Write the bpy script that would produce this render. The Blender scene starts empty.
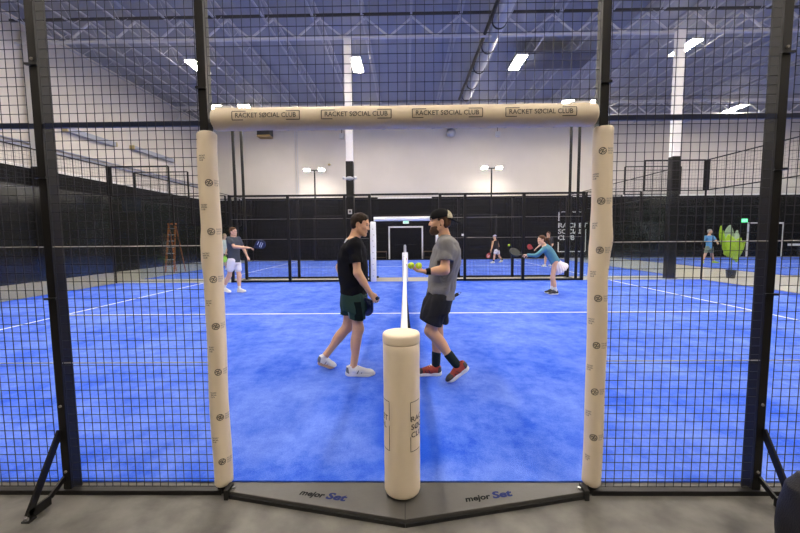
import bpy, bmesh, math, random
import numpy as np
from mathutils import Vector, Matrix
random.seed(7)
S = bpy.context.scene
COL = S.collection
PI = math.pi

# ------------------------------------------------------------------ camera
F_PX, CX, CY, CH = 376.02, 0.0121, -2.4555, 1.5323
YAW, PIT, ROL = -0.01485, 0.07896, -0.00875
_c, _s = math.cos(YAW), math.sin(YAW)
_R = Vector((_c, -_s, 0)); _H = Vector((_s, _c, 0)); _Z = Vector((0, 0, 1))
_F = _H * math.cos(PIT) - _Z * math.sin(PIT)
_U = _H * math.sin(PIT) + _Z * math.cos(PIT)
_R2 = _R * math.cos(ROL) + _U * math.sin(ROL)
_U2 = _U * math.cos(ROL) - _R * math.sin(ROL)
cam_d = bpy.data.cameras.new('camera'); cam = bpy.data.objects.new('camera', cam_d); COL.objects.link(cam)
cam_d.sensor_width = 36; cam_d.lens = F_PX / 800 * 36; cam_d.clip_start = 0.05; cam_d.clip_end = 300
M = Matrix((_R2, _U2, -_F)).transposed().to_4x4(); M.translation = (CX, CY, CH)
cam.matrix_world = M
S.camera = cam

def at(u, v, Y=None, Z=None):
    """the place where the sight line of a photograph point meets the depth Y (or the height Z)"""
    d = _F + _R2 * ((u - 400) / F_PX) - _U2 * ((v - 266.5) / F_PX)
    t = (Y - CY) / d.y if Y is not None else (Z - CH) / d.z
    return np.array((CX + d.x * t, CY + d.y * t, CH + d.z * t))

# ------------------------------------------------------------------ materials
def mat(name, col, rough=0.6, metal=0.0, noise=0.0, nscale=8.0, bump=0.0, bscale=60.0, spec=0.5, emit=None, estr=0.0, sheen=0.0, stretch=None):
    m = bpy.data.materials.new(name); m.use_nodes = True
    nt = m.node_tree; b = nt.nodes['Principled BSDF']
    b.inputs['Base Color'].default_value = (*col, 1); b.inputs['Roughness'].default_value = rough
    b.inputs['Metallic'].default_value = metal; b.inputs['Specular IOR Level'].default_value = spec
    if sheen: b.inputs['Sheen Weight'].default_value = sheen
    if emit:
        b.inputs['Emission Color'].default_value = (*emit, 1); b.inputs['Emission Strength'].default_value = estr
    if noise or bump:
        tc = nt.nodes.new('ShaderNodeTexCoord'); vec = tc.outputs['Object']
        if stretch:
            mp = nt.nodes.new('ShaderNodeMapping'); mp.inputs['Scale'].default_value = stretch
            nt.links.new(vec, mp.inputs['Vector']); vec = mp.outputs['Vector']
    if noise:
        n = nt.nodes.new('ShaderNodeTexNoise'); n.inputs['Scale'].default_value = nscale; n.inputs['Detail'].default_value = 5
        nt.links.new(vec, n.inputs['Vector'])
        mx = nt.nodes.new('ShaderNodeMix'); mx.data_type = 'RGBA'
        mx.inputs[6].default_value = (*[max(0, c * (1 - noise)) for c in col], 1); mx.inputs[7].default_value = (*[min(1, c * (1 + noise)) for c in col], 1)
        nt.links.new(n.outputs['Fac'], mx.inputs[0]); nt.links.new(mx.outputs[2], b.inputs['Base Color'])
    if bump:
        n2 = nt.nodes.new('ShaderNodeTexNoise'); n2.inputs['Scale'].default_value = bscale; n2.inputs['Detail'].default_value = 4
        nt.links.new(vec, n2.inputs['Vector'])
        bp = nt.nodes.new('ShaderNodeBump'); bp.inputs['Strength'].default_value = bump; bp.inputs['Distance'].default_value = 0.01
        nt.links.new(n2.outputs['Fac'], bp.inputs['Height']); nt.links.new(bp.outputs['Normal'], b.inputs['Normal'])
    return m

def math_node(nt, op, a, b=None, c=None):
    n = nt.nodes.new('ShaderNodeMath'); n.operation = op
    for i, v in enumerate((a, b, c)):
        if v is None: continue
        if isinstance(v, (int, float)): n.inputs[i].default_value = v
        else: nt.links.new(v, n.inputs[i])
    return n.outputs[0]

def turf_mat():
    """saturated blue carpet with sand worked into the fibres away from the edges and the net"""
    m = bpy.data.materials.new('blue_turf'); m.use_nodes = True; nt = m.node_tree; b = nt.nodes['Principled BSDF']
    tc = nt.nodes.new('ShaderNodeTexCoord'); sep = nt.nodes.new('ShaderNodeSeparateXYZ'); nt.links.new(tc.outputs['Object'], sep.inputs[0])
    def noise(scale, detail=4, stretch=None, rough=0.6):
        n = nt.nodes.new('ShaderNodeTexNoise'); n.inputs['Scale'].default_value = scale; n.inputs['Detail'].default_value = detail; n.inputs['Roughness'].default_value = rough
        if stretch:
            mp = nt.nodes.new('ShaderNodeMapping'); mp.inputs['Scale'].default_value = stretch; nt.links.new(tc.outputs['Object'], mp.inputs['Vector']); nt.links.new(mp.outputs['Vector'], n.inputs['Vector'])
        else: nt.links.new(tc.outputs['Object'], n.inputs['Vector'])
        return n.outputs['Fac']
    def ramp(v, lo, hi):
        r = nt.nodes.new('ShaderNodeMapRange'); r.interpolation_type = 'SMOOTHSTEP'; r.inputs['From Min'].default_value = lo; r.inputs['From Max'].default_value = hi
        nt.links.new(v, r.inputs['Value']); return r.outputs['Result']
    ax = math_node(nt, 'ABSOLUTE', sep.outputs['X'])
    ylow = math_node(nt, 'ADD', math_node(nt, 'MULTIPLY', sep.outputs['Y'], 1.3), 0.62); yhigh = math_node(nt, 'SUBTRACT', 10.35, sep.outputs['Y'])
    wob = math_node(nt, 'MULTIPLY', math_node(nt, 'SUBTRACT', noise(1.3), 0.5), 1.5)
    e = math_node(nt, 'MINIMUM', math_node(nt, 'MINIMUM', ylow, yhigh), math_node(nt, 'SUBTRACT', 10.0, ax))
    edge = ramp(math_node(nt, 'ADD', e, wob), 0.02, 0.42)
    netm = ramp(math_node(nt, 'ADD', ax, math_node(nt, 'MULTIPLY', wob, 0.6)), 0.02, 0.32)
    big = ramp(noise(0.75, 6), 0.36, 0.62)
    fine = ramp(noise(70, 5, None, 0.8), 0.32, 0.68)
    streak = ramp(noise(2.6, 6, (0.9, 0.55, 1), 0.7), 0.36, 0.64)
    sand = math_node(nt, 'MULTIPLY', edge, netm)
    var = math_node(nt, 'ADD', math_node(nt, 'ADD', math_node(nt, 'MULTIPLY', big, 0.36), math_node(nt, 'MULTIPLY', fine, 0.28)), math_node(nt, 'MULTIPLY', streak, 0.40))
    blot = ramp(noise(5.5, 6, None, 0.7), 0.38, 0.62)
    var = math_node(nt, 'SUBTRACT', math_node(nt, 'ADD', var, math_node(nt, 'MULTIPLY', blot, 0.30)), 0.22)
    var.node.use_clamp = True
    sand = math_node(nt, 'MULTIPLY', sand, var)
    mx = nt.nodes.new('ShaderNodeMix'); mx.data_type = 'RGBA'
    mx.inputs[6].default_value = (0.000, 0.075, 0.66, 1); mx.inputs[7].default_value = (0.15, 0.26, 0.82, 1)
    nt.links.new(sand, mx.inputs[0]); nt.links.new(mx.outputs[2], b.inputs['Base Color'])
    b.inputs['Roughness'].default_value = 0.85; b.inputs['Specular IOR Level'].default_value = 0.15
    b.inputs['Sheen Weight'].default_value = 0.15; b.inputs['Sheen Tint'].default_value = (0.6, 0.7, 1, 1)
    n2 = nt.nodes.new('ShaderNodeTexNoise'); n2.inputs['Scale'].default_value = 140; nt.links.new(tc.outputs['Object'], n2.inputs['Vector'])
    bp = nt.nodes.new('ShaderNodeBump'); bp.inputs['Strength'].default_value = 0.5; bp.inputs['Distance'].default_value = 0.012
    nt.links.new(n2.outputs['Fac'], bp.inputs['Height']); nt.links.new(bp.outputs['Normal'], b.inputs['Normal'])
    return m

def glass_mat():
    m = bpy.data.materials.new('clear_glass'); m.use_nodes = True; nt = m.node_tree
    for n in list(nt.nodes):
        if n.type == 'BSDF_PRINCIPLED': nt.nodes.remove(n)
    out = [n for n in nt.nodes if n.type == 'OUTPUT_MATERIAL'][0]
    t = nt.nodes.new('ShaderNodeBsdfTransparent'); t.inputs[0].default_value = (0.95, 0.975, 0.97, 1)
    g = nt.nodes.new('ShaderNodeBsdfGlossy'); g.inputs['Roughness'].default_value = 0.14; g.inputs[0].default_value = (1, 1, 1, 1)
    fr = nt.nodes.new('ShaderNodeFresnel'); ge = nt.nodes.new('ShaderNodeNewGeometry')
    mr = nt.nodes.new('ShaderNodeMapRange'); mr.inputs['To Min'].default_value = 1.5; mr.inputs['To Max'].default_value = 1 / 1.5
    nt.links.new(ge.outputs['Backfacing'], mr.inputs['Value']); nt.links.new(mr.outputs['Result'], fr.inputs['IOR'])
    mx = nt.nodes.new('ShaderNodeMixShader'); nt.links.new(fr.outputs[0], mx.inputs[0]); nt.links.new(t.outputs[0], mx.inputs[1]); nt.links.new(g.outputs[0], mx.inputs[2])
    nt.links.new(mx.outputs[0], out.inputs['Surface'])
    return m

def wall_mat(name, split):
    """white painted wall above, black panelling with horizontal grooves below the height split"""
    m = bpy.data.materials.new(name); m.use_nodes = True; nt = m.node_tree; b = nt.nodes['Principled BSDF']
    tc = nt.nodes.new('ShaderNodeTexCoord'); sep = nt.nodes.new('ShaderNodeSeparateXYZ'); nt.links.new(tc.outputs['Object'], sep.inputs[0])
    z = sep.outputs['Z']; up = math_node(nt, 'GREATER_THAN', z, split)
    n = nt.nodes.new('ShaderNodeTexNoise'); n.inputs['Scale'].default_value = 0.7; n.inputs['Detail'].default_value = 6; nt.links.new(tc.outputs['Object'], n.inputs['Vector'])
    w = nt.nodes.new('ShaderNodeMix'); w.data_type = 'RGBA'; w.inputs[6].default_value = (0.60, 0.56, 0.50, 1); w.inputs[7].default_value = (0.70, 0.655, 0.59, 1); nt.links.new(n.outputs['Fac'], w.inputs[0])
    k = nt.nodes.new('ShaderNodeMix'); k.data_type = 'RGBA'; k.inputs[6].default_value = (0.005, 0.005, 0.006, 1); k.inputs[7].default_value = (0.012, 0.0115, 0.012, 1); nt.links.new(n.outputs['Fac'], k.inputs[0])
    mx = nt.nodes.new('ShaderNodeMix'); mx.data_type = 'RGBA'; nt.links.new(up, mx.inputs[0]); nt.links.new(k.outputs[2], mx.inputs[6]); nt.links.new(w.outputs[2], mx.inputs[7])
    nt.links.new(mx.outputs[2], b.inputs['Base Color']); b.inputs['Roughness'].default_value = 0.65; b.inputs['Specular IOR Level'].default_value = 0.12
    fr = math_node(nt, 'FRACT', math_node(nt, 'MULTIPLY', z, 3.3))
    gv = math_node(nt, 'MULTIPLY', math_node(nt, 'LESS_THAN', fr, 0.12), math_node(nt, 'SUBTRACT', 1.0, up))
    bp = nt.nodes.new('ShaderNodeBump'); bp.inputs['Strength'].default_value = 1.0; bp.inputs['Distance'].default_value = 0.03; bp.invert = True
    nt.links.new(gv, bp.inputs['Height']); nt.links.new(bp.outputs['Normal'], b.inputs['Normal'])
    return m

MT = dict(
    turf=turf_mat(), glass=glass_mat(), wall=wall_mat('two_tone_wall', 4.17),
    concrete=mat('concrete', (0.105, 0.10, 0.088), 0.5, noise=0.95, nscale=6, bump=0.15, bscale=25),
    walkway=mat('walkway_concrete', (0.40, 0.37, 0.31), 0.6, noise=0.12, nscale=3),
    line=mat('white_line', (0.86, 0.88, 0.93), 0.8, noise=0.05, nscale=30),
    black=mat('black_metal', (0.008, 0.0075, 0.0075), 0.4, noise=0.2, nscale=5, spec=0.3),
    wire=mat('black_wire', (0.012, 0.012, 0.016), 0.5),
    bluerail=mat('dark_blue_rail', (0.012, 0.02, 0.06), 0.4),
    steel=mat('steel', (0.55, 0.55, 0.55), 0.3, metal=1),
    galv=mat('galvanised_wire', (0.5, 0.48, 0.44), 0.45, metal=0.6),
    pad=mat('cream_vinyl', (0.78, 0.66, 0.49), 0.5, noise=0.05, nscale=6, bump=0.12, bscale=14),
    padwhite=mat('white_vinyl', (0.85, 0.86, 0.88), 0.5),
    ink=mat('dark_print', (0.035, 0.03, 0.03), 0.6),
    inkgrey=mat('grey_print', (0.22, 0.20, 0.18), 0.6),
    red=mat('red_print', (0.5, 0.03, 0.03), 0.6), inkblue=mat('blue_print', (0.003, 0.010, 0.085), 0.6, spec=0.2),
    plate=mat('dark_rubber_plate', (0.062, 0.059, 0.055), 0.42, noise=0.25, nscale=9, bump=0.05, bscale=40),
    platelip=mat('black_plate_edge', (0.012, 0.012, 0.012), 0.5),
    nettape=mat('white_tape', (0.88, 0.88, 0.88), 0.7), netcord=mat('black_cord', (0.01, 0.01, 0.012), 0.8),
    deck=mat('roof_deck', (0.29, 0.30, 0.34), 0.6, noise=0.05, nscale=1.0),
    joist=mat('joist_steel', (0.42, 0.42, 0.44), 0.5), girder=mat('girder_steel', (0.62, 0.62, 0.62), 0.5), darkchord=mat('dark_chord', (0.03, 0.03, 0.03), 0.6),
    white=mat('white_paint', (0.82, 0.80, 0.77), 0.55), duct=mat('duct_metal', (0.55, 0.56, 0.58), 0.35, metal=0.5),
    housing=mat('lamp_housing', (0.6, 0.6, 0.6), 0.5),
    lamp=mat('lamp_lens', (1, 1, 1), 0.5, emit=(1.0, 0.89, 0.74), estr=85),
    uplamp=mat('lamp_top_glow', (1, 1, 1), 0.5, emit=(1.0, 0.87, 0.68), estr=2.5),
    flood=mat('floodlight_lens', (1, 1, 1), 0.5, emit=(1.0, 0.93, 0.82), estr=120),
    exit=mat('exit_sign', (0.1, 0.7, 0.3), 0.5, emit=(0.12, 0.9, 0.35), estr=1.2), signwhite=mat('sign_white', (0.8, 0.85, 0.8), 0.5, emit=(0.7, 0.9, 0.8), estr=0.25),
    doorframe=mat('white_door_frame', (0.85, 0.86, 0.88), 0.5), door=mat('black_door', (0.007, 0.007, 0.009), 0.6, spec=0.1),
    bag=mat('black_nylon', (0.012, 0.012, 0.016), 0.6, noise=0.3, nscale=40, bump=0.3, bscale=200), bagtrim=mat('grey_trim', (0.10, 0.10, 0.10), 0.6), bagolive=mat('olive_fabric', (0.035, 0.035, 0.02), 0.8),
    skin=mat('skin', (0.70, 0.40, 0.235), 0.5, noise=0.06, nscale=25, spec=0.35), skin2=mat('skin_light', (0.72, 0.43, 0.28), 0.5, noise=0.06, nscale=25),
    brown=mat('brown_hair', (0.022, 0.013, 0.008), 0.6, noise=0.4, nscale=90, spec=0.15, bump=0.6, bscale=150, stretch=(1, 1, 0.3)),
    brown2=mat('light_brown_hair', (0.10, 0.05, 0.025), 0.6, noise=0.4, nscale=90, spec=0.15, bump=0.6, bscale=150),
    blond=mat('blond_hair', (0.50, 0.36, 0.18), 0.6, noise=0.35, nscale=90, bump=0.6, bscale=150), beard=mat('light_brown_beard', (0.12, 0.07, 0.042), 0.8, noise=0.45, nscale=120, spec=0.15, bump=0.6, bscale=200),
    greyhair=mat('grey_hair', (0.35, 0.33, 0.30), 0.7, noise=0.3, nscale=60),
    eyew=mat('eye_white', (0.35, 0.32, 0.30), 0.2), iris=mat('iris', (0.03, 0.02, 0.015), 0.2), lip=mat('lip', (0.45, 0.16, 0.12), 0.5),
    tshirt_black=mat('black_cotton', (0.011, 0.011, 0.013), 0.9, bump=0.25, bscale=90, spec=0.1),
    tshirt_grey=mat('heather_grey_cotton', (0.20, 0.195, 0.19), 0.9, noise=0.28, nscale=160, bump=0.2, bscale=90),
    tshirt_slate=mat('slate_cotton', (0.055, 0.065, 0.085), 0.9, noise=0.1, nscale=40),
    teal=mat('teal_knit', (0.085, 0.25, 0.33), 0.85, noise=0.1, nscale=40), tee_light=mat('light_shirt', (0.6, 0.65, 0.6), 0.9), tee_blue=mat('blue_shirt', (0.12, 0.35, 0.62), 0.85, noise=0.15, nscale=12),
    tee_dark=mat('dark_shirt', (0.05, 0.045, 0.05), 0.9), tank=mat('black_tank', (0.02, 0.016, 0.016), 0.9), khaki=mat('grey_green_shorts', (0.22, 0.27, 0.19), 0.9),
    green=mat('dark_green_shorts', (0.026, 0.058, 0.045), 0.75, bump=0.2, bscale=60, spec=0.15), greenpanel=mat('black_panel', (0.007, 0.013, 0.012), 0.85, spec=0.1), piping=mat('pale_piping', (0.25, 0.4, 0.33), 0.7),
    charcoal=mat('charcoal_shorts', (0.020, 0.020, 0.024), 0.75, bump=0.2, bscale=60, spec=0.2), navy=mat('navy_lining', (0.01, 0.015, 0.045), 0.6),
    whitecloth=mat('white_cloth', (0.80, 0.78, 0.80), 0.85), pinkwhite=mat('pale_pink_pleats', (0.83, 0.76, 0.78), 0.85, bump=0.3, bscale=20),
    shoewhite=mat('white_shoe', (0.78, 0.78, 0.76), 0.5, noise=0.06, nscale=20), shoegrey=mat('grey_shoe_trim', (0.13, 0.14, 0.15), 0.5), gum=mat('gum_sole', (0.52, 0.33, 0.21), 0.6),
    shoered=mat('red_shoe', (0.38, 0.055, 0.03), 0.6, noise=0.3, nscale=50), shoedark=mat('dark_toe_mesh', (0.05, 0.04, 0.04), 0.7), shoeblack=mat('black_shoe', (0.012, 0.012, 0.012), 0.5), shoelime=mat('lime_shoe', (0.55, 0.75, 0.05), 0.5),
    sock_dark=mat('dark_grey_sock', (0.018, 0.028, 0.03), 0.9, noise=0.7, nscale=120, spec=0.1), sock_white=mat('white_sock', (0.75, 0.75, 0.75), 0.9),
    capblack=mat('black_cap', (0.009, 0.009, 0.01), 0.85, bump=0.2, bscale=80, spec=0.1), camo=mat('camo_mesh', (0.40, 0.36, 0.24), 0.8, noise=0.85, nscale=60),
    caplilac=mat('pale_cap', (0.6, 0.58, 0.72), 0.8),
    ball=mat('tennis_felt', (0.60, 0.80, 0.03), 0.9, noise=0.1, nscale=100, bump=0.4, bscale=250),
    racket_navy=mat('navy_racket', (0.012, 0.018, 0.06), 0.35), racket_black=mat('black_racket', (0.015, 0.02, 0.018), 0.4), racket_red=mat('red_racket', (0.40, 0.05, 0.05), 0.4),
    racket_white=mat('white_decal', (0.75, 0.75, 0.8), 0.4), grip=mat('racket_grip', (0.02, 0.02, 0.02), 0.8, bump=0.4, bscale=120), racket_lime=mat('lime_racket', (0.35, 0.72, 0.08), 0.4),
    lime=mat('lime_leaf', (0.36, 0.58, 0.03), 0.5, noise=0.25, nscale=6), paleleaf=mat('pale_grey_leaf', (0.33, 0.45, 0.32), 0.5, noise=0.3, nscale=8), pot=mat('black_pot', (0.015, 0.015, 0.02), 0.5), stem=mat('plant_stem', (0.10, 0.13, 0.05), 0.7), soil=mat('soil', (0.03, 0.02, 0.015), 0.9),
    blackink=mat('black_print', (0.006, 0.006, 0.007), 0.7, spec=0.1), board=mat('dark_board', (0.025, 0.027, 0.033), 0.6, spec=0.2), benchwood=mat('bench_wood', (0.10, 0.06, 0.025), 0.6), orange=mat('orange_fibreglass', (0.50, 0.15, 0.03), 0.5), pipe=mat('blue_grey_pipe', (0.33, 0.35, 0.42), 0.5), yellow=mat('yellow_cap', (0.45, 0.36, 0.16), 0.5),
    skydark=mat('dark_panel', (0.06, 0.07, 0.11), 0.5), heater=mat('dark_heater', (0.04, 0.04, 0.04), 0.5), heaterface=mat('brass_louvre', (0.35, 0.25, 0.1), 0.5),
)

# ------------------------------------------------------------------ building helpers
def tag(o, label=None, cat=None, group=None, kind=None):
    if label: o['label'] = label
    if cat: o['category'] = cat
    if group: o['group'] = group
    if kind: o['kind'] = kind
    return o

def thing(name, label, cat, loc=(0, 0, 0), group=None):
    o = bpy.data.objects.new(name, None); COL.objects.link(o); o.location = tuple(float(x) for x in loc)
    o.empty_display_size = 0.1
    return tag(o, label, cat, group)

class MB:
    def __init__(s): s.v = []; s.f = []
    def add(s, vs, fs):
        n = len(s.v); s.v += [tuple(float(c) for c in v) for v in vs]; s.f += [tuple(n + i for i in f) for f in fs]
        return s
    def box(s, x0, x1, y0, y1, z0, z1):
        vs = [(x, y, z) for z in (z0, z1) for y in (y0, y1) for x in (x0, x1)]
        return s.add(vs, [(0, 2, 3, 1), (4, 5, 7, 6), (0, 1, 5, 4), (2, 6, 7, 3), (0, 4, 6, 2), (1, 3, 7, 5)])
    def tube(s, a, b, r, n=8, r2=None, caps=True):
        a = Vector([float(x) for x in a]); b = Vector([float(x) for x in b]); d = (b - a).normalized()
        e = d.orthogonal().normalized(); g = d.cross(e); r2 = r if r2 is None else r2
        ring = [(math.cos(2 * PI * (i + .5) / n), math.sin(2 * PI * (i + .5) / n)) for i in range(n)]
        vs = [a + (e * c + g * t) * r for c, t in ring] + [b + (e * c + g * t) * r2 for c, t in ring]
        fs = [(i, (i + 1) % n, n + (i + 1) % n, n + i) for i in range(n)]
        if caps: fs += [tuple(range(n - 1, -1, -1)), tuple(range(n, 2 * n))]
        return s.add(vs, fs)
    def bar(s, a, b, w, h, upv=(0, 0, 1)):
        a = Vector([float(x) for x in a]); b = Vector([float(x) for x in b]); d = (b - a).normalized()
        l = d.cross(Vector(upv)); l = l.normalized() if l.length > 1e-4 else d.orthogonal().normalized(); u = l.cross(d)
        vs = [p + l * (w / 2 * i) + u * (h / 2 * j) for p in (a, b) for i, j in ((-1, -1), (1, -1), (1, 1), (-1, 1))]
        return s.add(vs, [(3, 2, 1, 0), (4, 5, 6, 7), (0, 1, 5, 4), (1, 2, 6, 5), (2, 3, 7, 6), (3, 0, 4, 7)])
    def path(s, pts, r, n=8):
        for i in range(len(pts) - 1): s.tube(pts[i], pts[i + 1], r, n)
        return s
    def lathe(s, prof, n=32, cx=0, cy=0, wob=None):
        k = len(prof); vs = []
        for j, (r, z) in enumerate(prof):
            for i in range(n):
                a = 2 * PI * i / n; rr = r + (wob(a, z) if wob and r > 1e-4 else 0)
                vs.append((cx + rr * math.cos(a), cy + rr * math.sin(a), z))
        fs = [(j * n + i, j * n + (i + 1) % n, (j + 1) * n + (i + 1) % n, (j + 1) * n + i) for j in range(k - 1) for i in range(n)]
        fs += [tuple(range(n - 1, -1, -1)), tuple((k - 1) * n + i for i in range(n))]
        return s.add(vs, fs)
    def ball(s, c, r, n=16, m=10, sc=(1, 1, 1)):
        vs = []; 
        for j in range(1, m):
            t = PI * j / m
            for i in range(n):
                a = 2 * PI * i / n; vs.append((c[0] + r * sc[0] * math.sin(t) * math.cos(a), c[1] + r * sc[1] * math.sin(t) * math.sin(a), c[2] - r * sc[2] * math.cos(t)))
        vs += [(c[0], c[1], c[2] - r * sc[2]), (c[0], c[1], c[2] + r * sc[2])]; L = len(vs)
        fs = [(j * n + i, j * n + (i + 1) % n, (j + 1) * n + (i + 1) % n, (j + 1) * n + i) for j in range(m - 2) for i in range(n)]
        fs += [(L - 2, (i + 1) % n, i) for i in range(n)] + [(L - 1, (m - 2) * n + i, (m - 2) * n + (i + 1) % n) for i in range(n)]
        return s.add(vs, fs)
    def build(s, name, m, parent=None, smooth=False, bevel=0, origin=None):
        """one mesh object; vertices are given in the parent's space"""
        me = bpy.data.meshes.new(name); vs = s.v
        if origin is not None: vs = [tuple(v[i] - origin[i] for i in range(3)) for v in vs]
        me.from_pydata(vs, [], s.f); me.materials.append(m); me.validate()
        bm = bmesh.new(); bm.from_mesh(me); bmesh.ops.recalc_face_normals(bm, faces=bm.faces)
        if bevel: bmesh.ops.bevel(bm, geom=list(bm.edges), offset=bevel, segments=2, affect='EDGES', clamp_overlap=True, profile=0.6)
        if smooth is not False:
            for f in bm.faces: f.smooth = True
            if smooth is not True:
                for e in bm.edges:
                    if len(e.link_faces) == 2 and e.calc_face_angle(0) > smooth: e.smooth = False
        bm.to_mesh(me); bm.free()
        o = bpy.data.objects.new(name, me); COL.objects.link(o)
        if origin is not None: o.location = origin
        if parent: o.parent = parent
        return o

def struct(name, mb, m, parent=None, **k):
    o = mb.build(name, m, parent, **k)
    if not parent: o['kind'] = 'structure'
    return o

def dup(o, parent=None):
    c = o.copy(); COL.objects.link(c)
    if parent: c.parent = parent
    for ch in list(o.children): dup(ch, c)
    return c

def text_mb(txt, size, sub=0.0, spacing=1.0, bold=0.0, shear=0.0):
    """flat lettering in the x,y plane as a list of vertices and faces, its origin at the left of the baseline"""
    cu = bpy.data.curves.new('lettering', 'FONT'); cu.body = txt; cu.size = size; cu.space_character = spacing; cu.offset = bold; cu.resolution_u = 3; cu.shear = shear
    o = bpy.data.objects.new('lettering', cu); COL.objects.link(o)
    dg = bpy.context.evaluated_depsgraph_get(); me = bpy.data.meshes.new_from_object(o.evaluated_get(dg))
    bm = bmesh.new(); bm.from_mesh(me)
    if sub:
        bmesh.ops.triangulate(bm, faces=bm.faces)
        for _ in range(4):
            ed = [e for e in bm.edges if e.calc_length() > sub]
            if not ed: break
            bmesh.ops.subdivide_edges(bm, edges=ed, cuts=1); bmesh.ops.triangulate(bm, faces=bm.faces)
    vs = [tuple(v.co) for v in bm.verts]; bm.verts.index_update(); fs = [tuple(v.index for v in f.verts) for f in bm.faces]
    bm.free(); bpy.data.meshes.remove(me); bpy.data.objects.remove(o); bpy.data.curves.remove(cu)
    return vs, fs

def fit(vs, w, h=None, x=0, y=0):
    """scale lettering to the width w (and height h) with its lower left corner at x, y"""
    x0 = min(v[0] for v in vs); x1 = max(v[0] for v in vs); y0 = min(v[1] for v in vs); y1 = max(v[1] for v in vs)
    sx = w / (x1 - x0); sy = sx if h is None else h / (y1 - y0)
    return [(x + (v[0] - x0) * sx, y + (v[1] - y0) * sy, 0) for v in vs]

# ------------------------------------------------------------------ signed distance modelling for organic shapes
def V(*a): return np.array(a if len(a) > 1 else a[0], dtype=np.float64)
def unit(v): v = np.asarray(v, float); return v / (np.linalg.norm(v) + 1e-12)
def smin(a, b, k):
    if k <= 0: return np.minimum(a, b)
    h = np.maximum(k - np.abs(a - b), 0) / k; return np.minimum(a, b) - h * h * k * 0.25
_W = np.random.RandomState(3).randn(14, 3); _W /= np.linalg.norm(_W, axis=1)[:, None]; _PH = np.random.RandomState(4).rand(14) * 6.28
def wav(P, freq, st=(1, 1, 1)):
    o = 0
    for w, p, i in zip(_W, _PH, range(14)): o = o + np.sin((P[..., 0] * w[0] * st[0] + P[..., 1] * w[1] * st[1] + P[..., 2] * w[2] * st[2]) * freq * (0.7 + 0.09 * i) + p)
    return o / 5.0

def fold(P, amp, freq, st):
    """creases: sharp valleys between soft bulges"""
    return amp * (np.abs(wav(P, freq, st)) - .5) 

class SDF:
    def __init__(s): s.p = []; s.post = []
    def cone(s, a, b, ra, rb, k=0.02, op='u', flat=None):
        a = V(a); b = V(b); d = b - a; L2 = d @ d + 1e-12
        def fn(P):
            q = P - a
            t = np.clip((q @ d) / L2, 0, 1); w = q - t[..., None] * d
            if flat is not None:
                n = unit(flat[0]); w = w + ((w @ n) * (1 / flat[1] - 1))[..., None] * n
            return np.sqrt((w * w).sum(-1)) - (ra + (rb - ra) * t)
        r = max(ra, rb) * (1 if flat is None else max(1, flat[1])); s.p.append((fn, np.minimum(a, b) - r, np.maximum(a, b) + r, k, op)); return s
    def ell(s, c, axes, rad, k=0.02, op='u'):
        c = V(c); A = np.array([unit(x) for x in axes]); rad = V(rad); m = rad.min()
        def fn(P):
            q = (P - c) @ A.T; n0 = np.sqrt(((q / rad) ** 2).sum(-1)); n1 = np.sqrt(((q / rad ** 2) ** 2).sum(-1)) + 1e-9
            return n0 * (n0 - 1) / n1
        R = rad.max(); s.p.append((fn, c - R, c + R, k, op)); return s
    def loft(s, rows, lat, k=0.02, op='u', e=2.3, up=None):
        """rows of (centre, half depth, half width) from bottom to top; lat is the direction of the width"""
        C = np.array([V(r[0]) for r in rows]); D = np.array([r[1] for r in rows]); W = np.array([r[2] for r in rows])
        u = unit(C[-1] - C[0]) if up is None else unit(up); A = C[0]; h = (C - A) @ u; lat = unit(lat - (np.dot(lat, u)) * u); fr = np.cross(u, lat)
        def fn(P):
            q = (P - A) @ u; t = np.clip(q, h[0], h[-1])
            cc = np.stack([np.interp(t, h, C[:, i]) for i in range(3)], -1); dd = np.interp(t, h, D); ww = np.interp(t, h, W)
            w = P - cc; a = np.abs(w @ lat) / ww; b = np.abs(w @ fr) / dd
            r = ((a ** e + b ** e) ** (1 / e) - 1) * np.minimum(dd, ww)
            return np.maximum(r, np.maximum(h[0] - q, q - h[-1]))
        R = max(D.max(), W.max()); s.p.append((fn, C.min(0) - R, C.max(0) + R, k, op)); return s
    def cut(s, p, n):
        """keep the side the normal n points away from"""
        p = V(p); n = unit(n); s.post.append(lambda P, f: np.maximum(f, (P - p) @ n)); return s
    def cutbox(s, fn): s.post.append(fn); return s
    def mesh(s, h, pad=None):
        us = [q for q in s.p if q[4] == 'u']
        lo = np.min([q[1] for q in us], 0) - 4 * h; hi = np.max([q[2] for q in us], 0) + 4 * h
        n = np.ceil((hi - lo) / h).astype(int) + 1
        X = [lo[i] + h * np.arange(n[i]) for i in range(3)]; f = np.full(n, 1.0)
        for fn, a, b, k, op in s.p:
            m = 0.03 + k
            sl = [slice(max(0, int((a[i] - m - lo[i]) / h)), min(n[i], int((b[i] + m - lo[i]) / h) + 2)) for i in range(3)]
            if any(q.stop <= q.start for q in sl): continue
            G = np.stack(np.meshgrid(*[X[i][sl[i]] for i in range(3)], indexing='ij'), -1); d = fn(G); cur = f[tuple(sl)]
            if op == 'u': f[tuple(sl)] = smin(cur, d, k)
            elif op == 's': f[tuple(sl)] = -smin(-cur, d, k)
        if s.post:
            near = np.nonzero(f < 0.08); P = np.stack([X[i][near[i]] for i in range(3)], -1); val = f[near]
            for fn in s.post: val = fn(P, val)
            f[near] = val
        return nets(f, lo, h)

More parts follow.
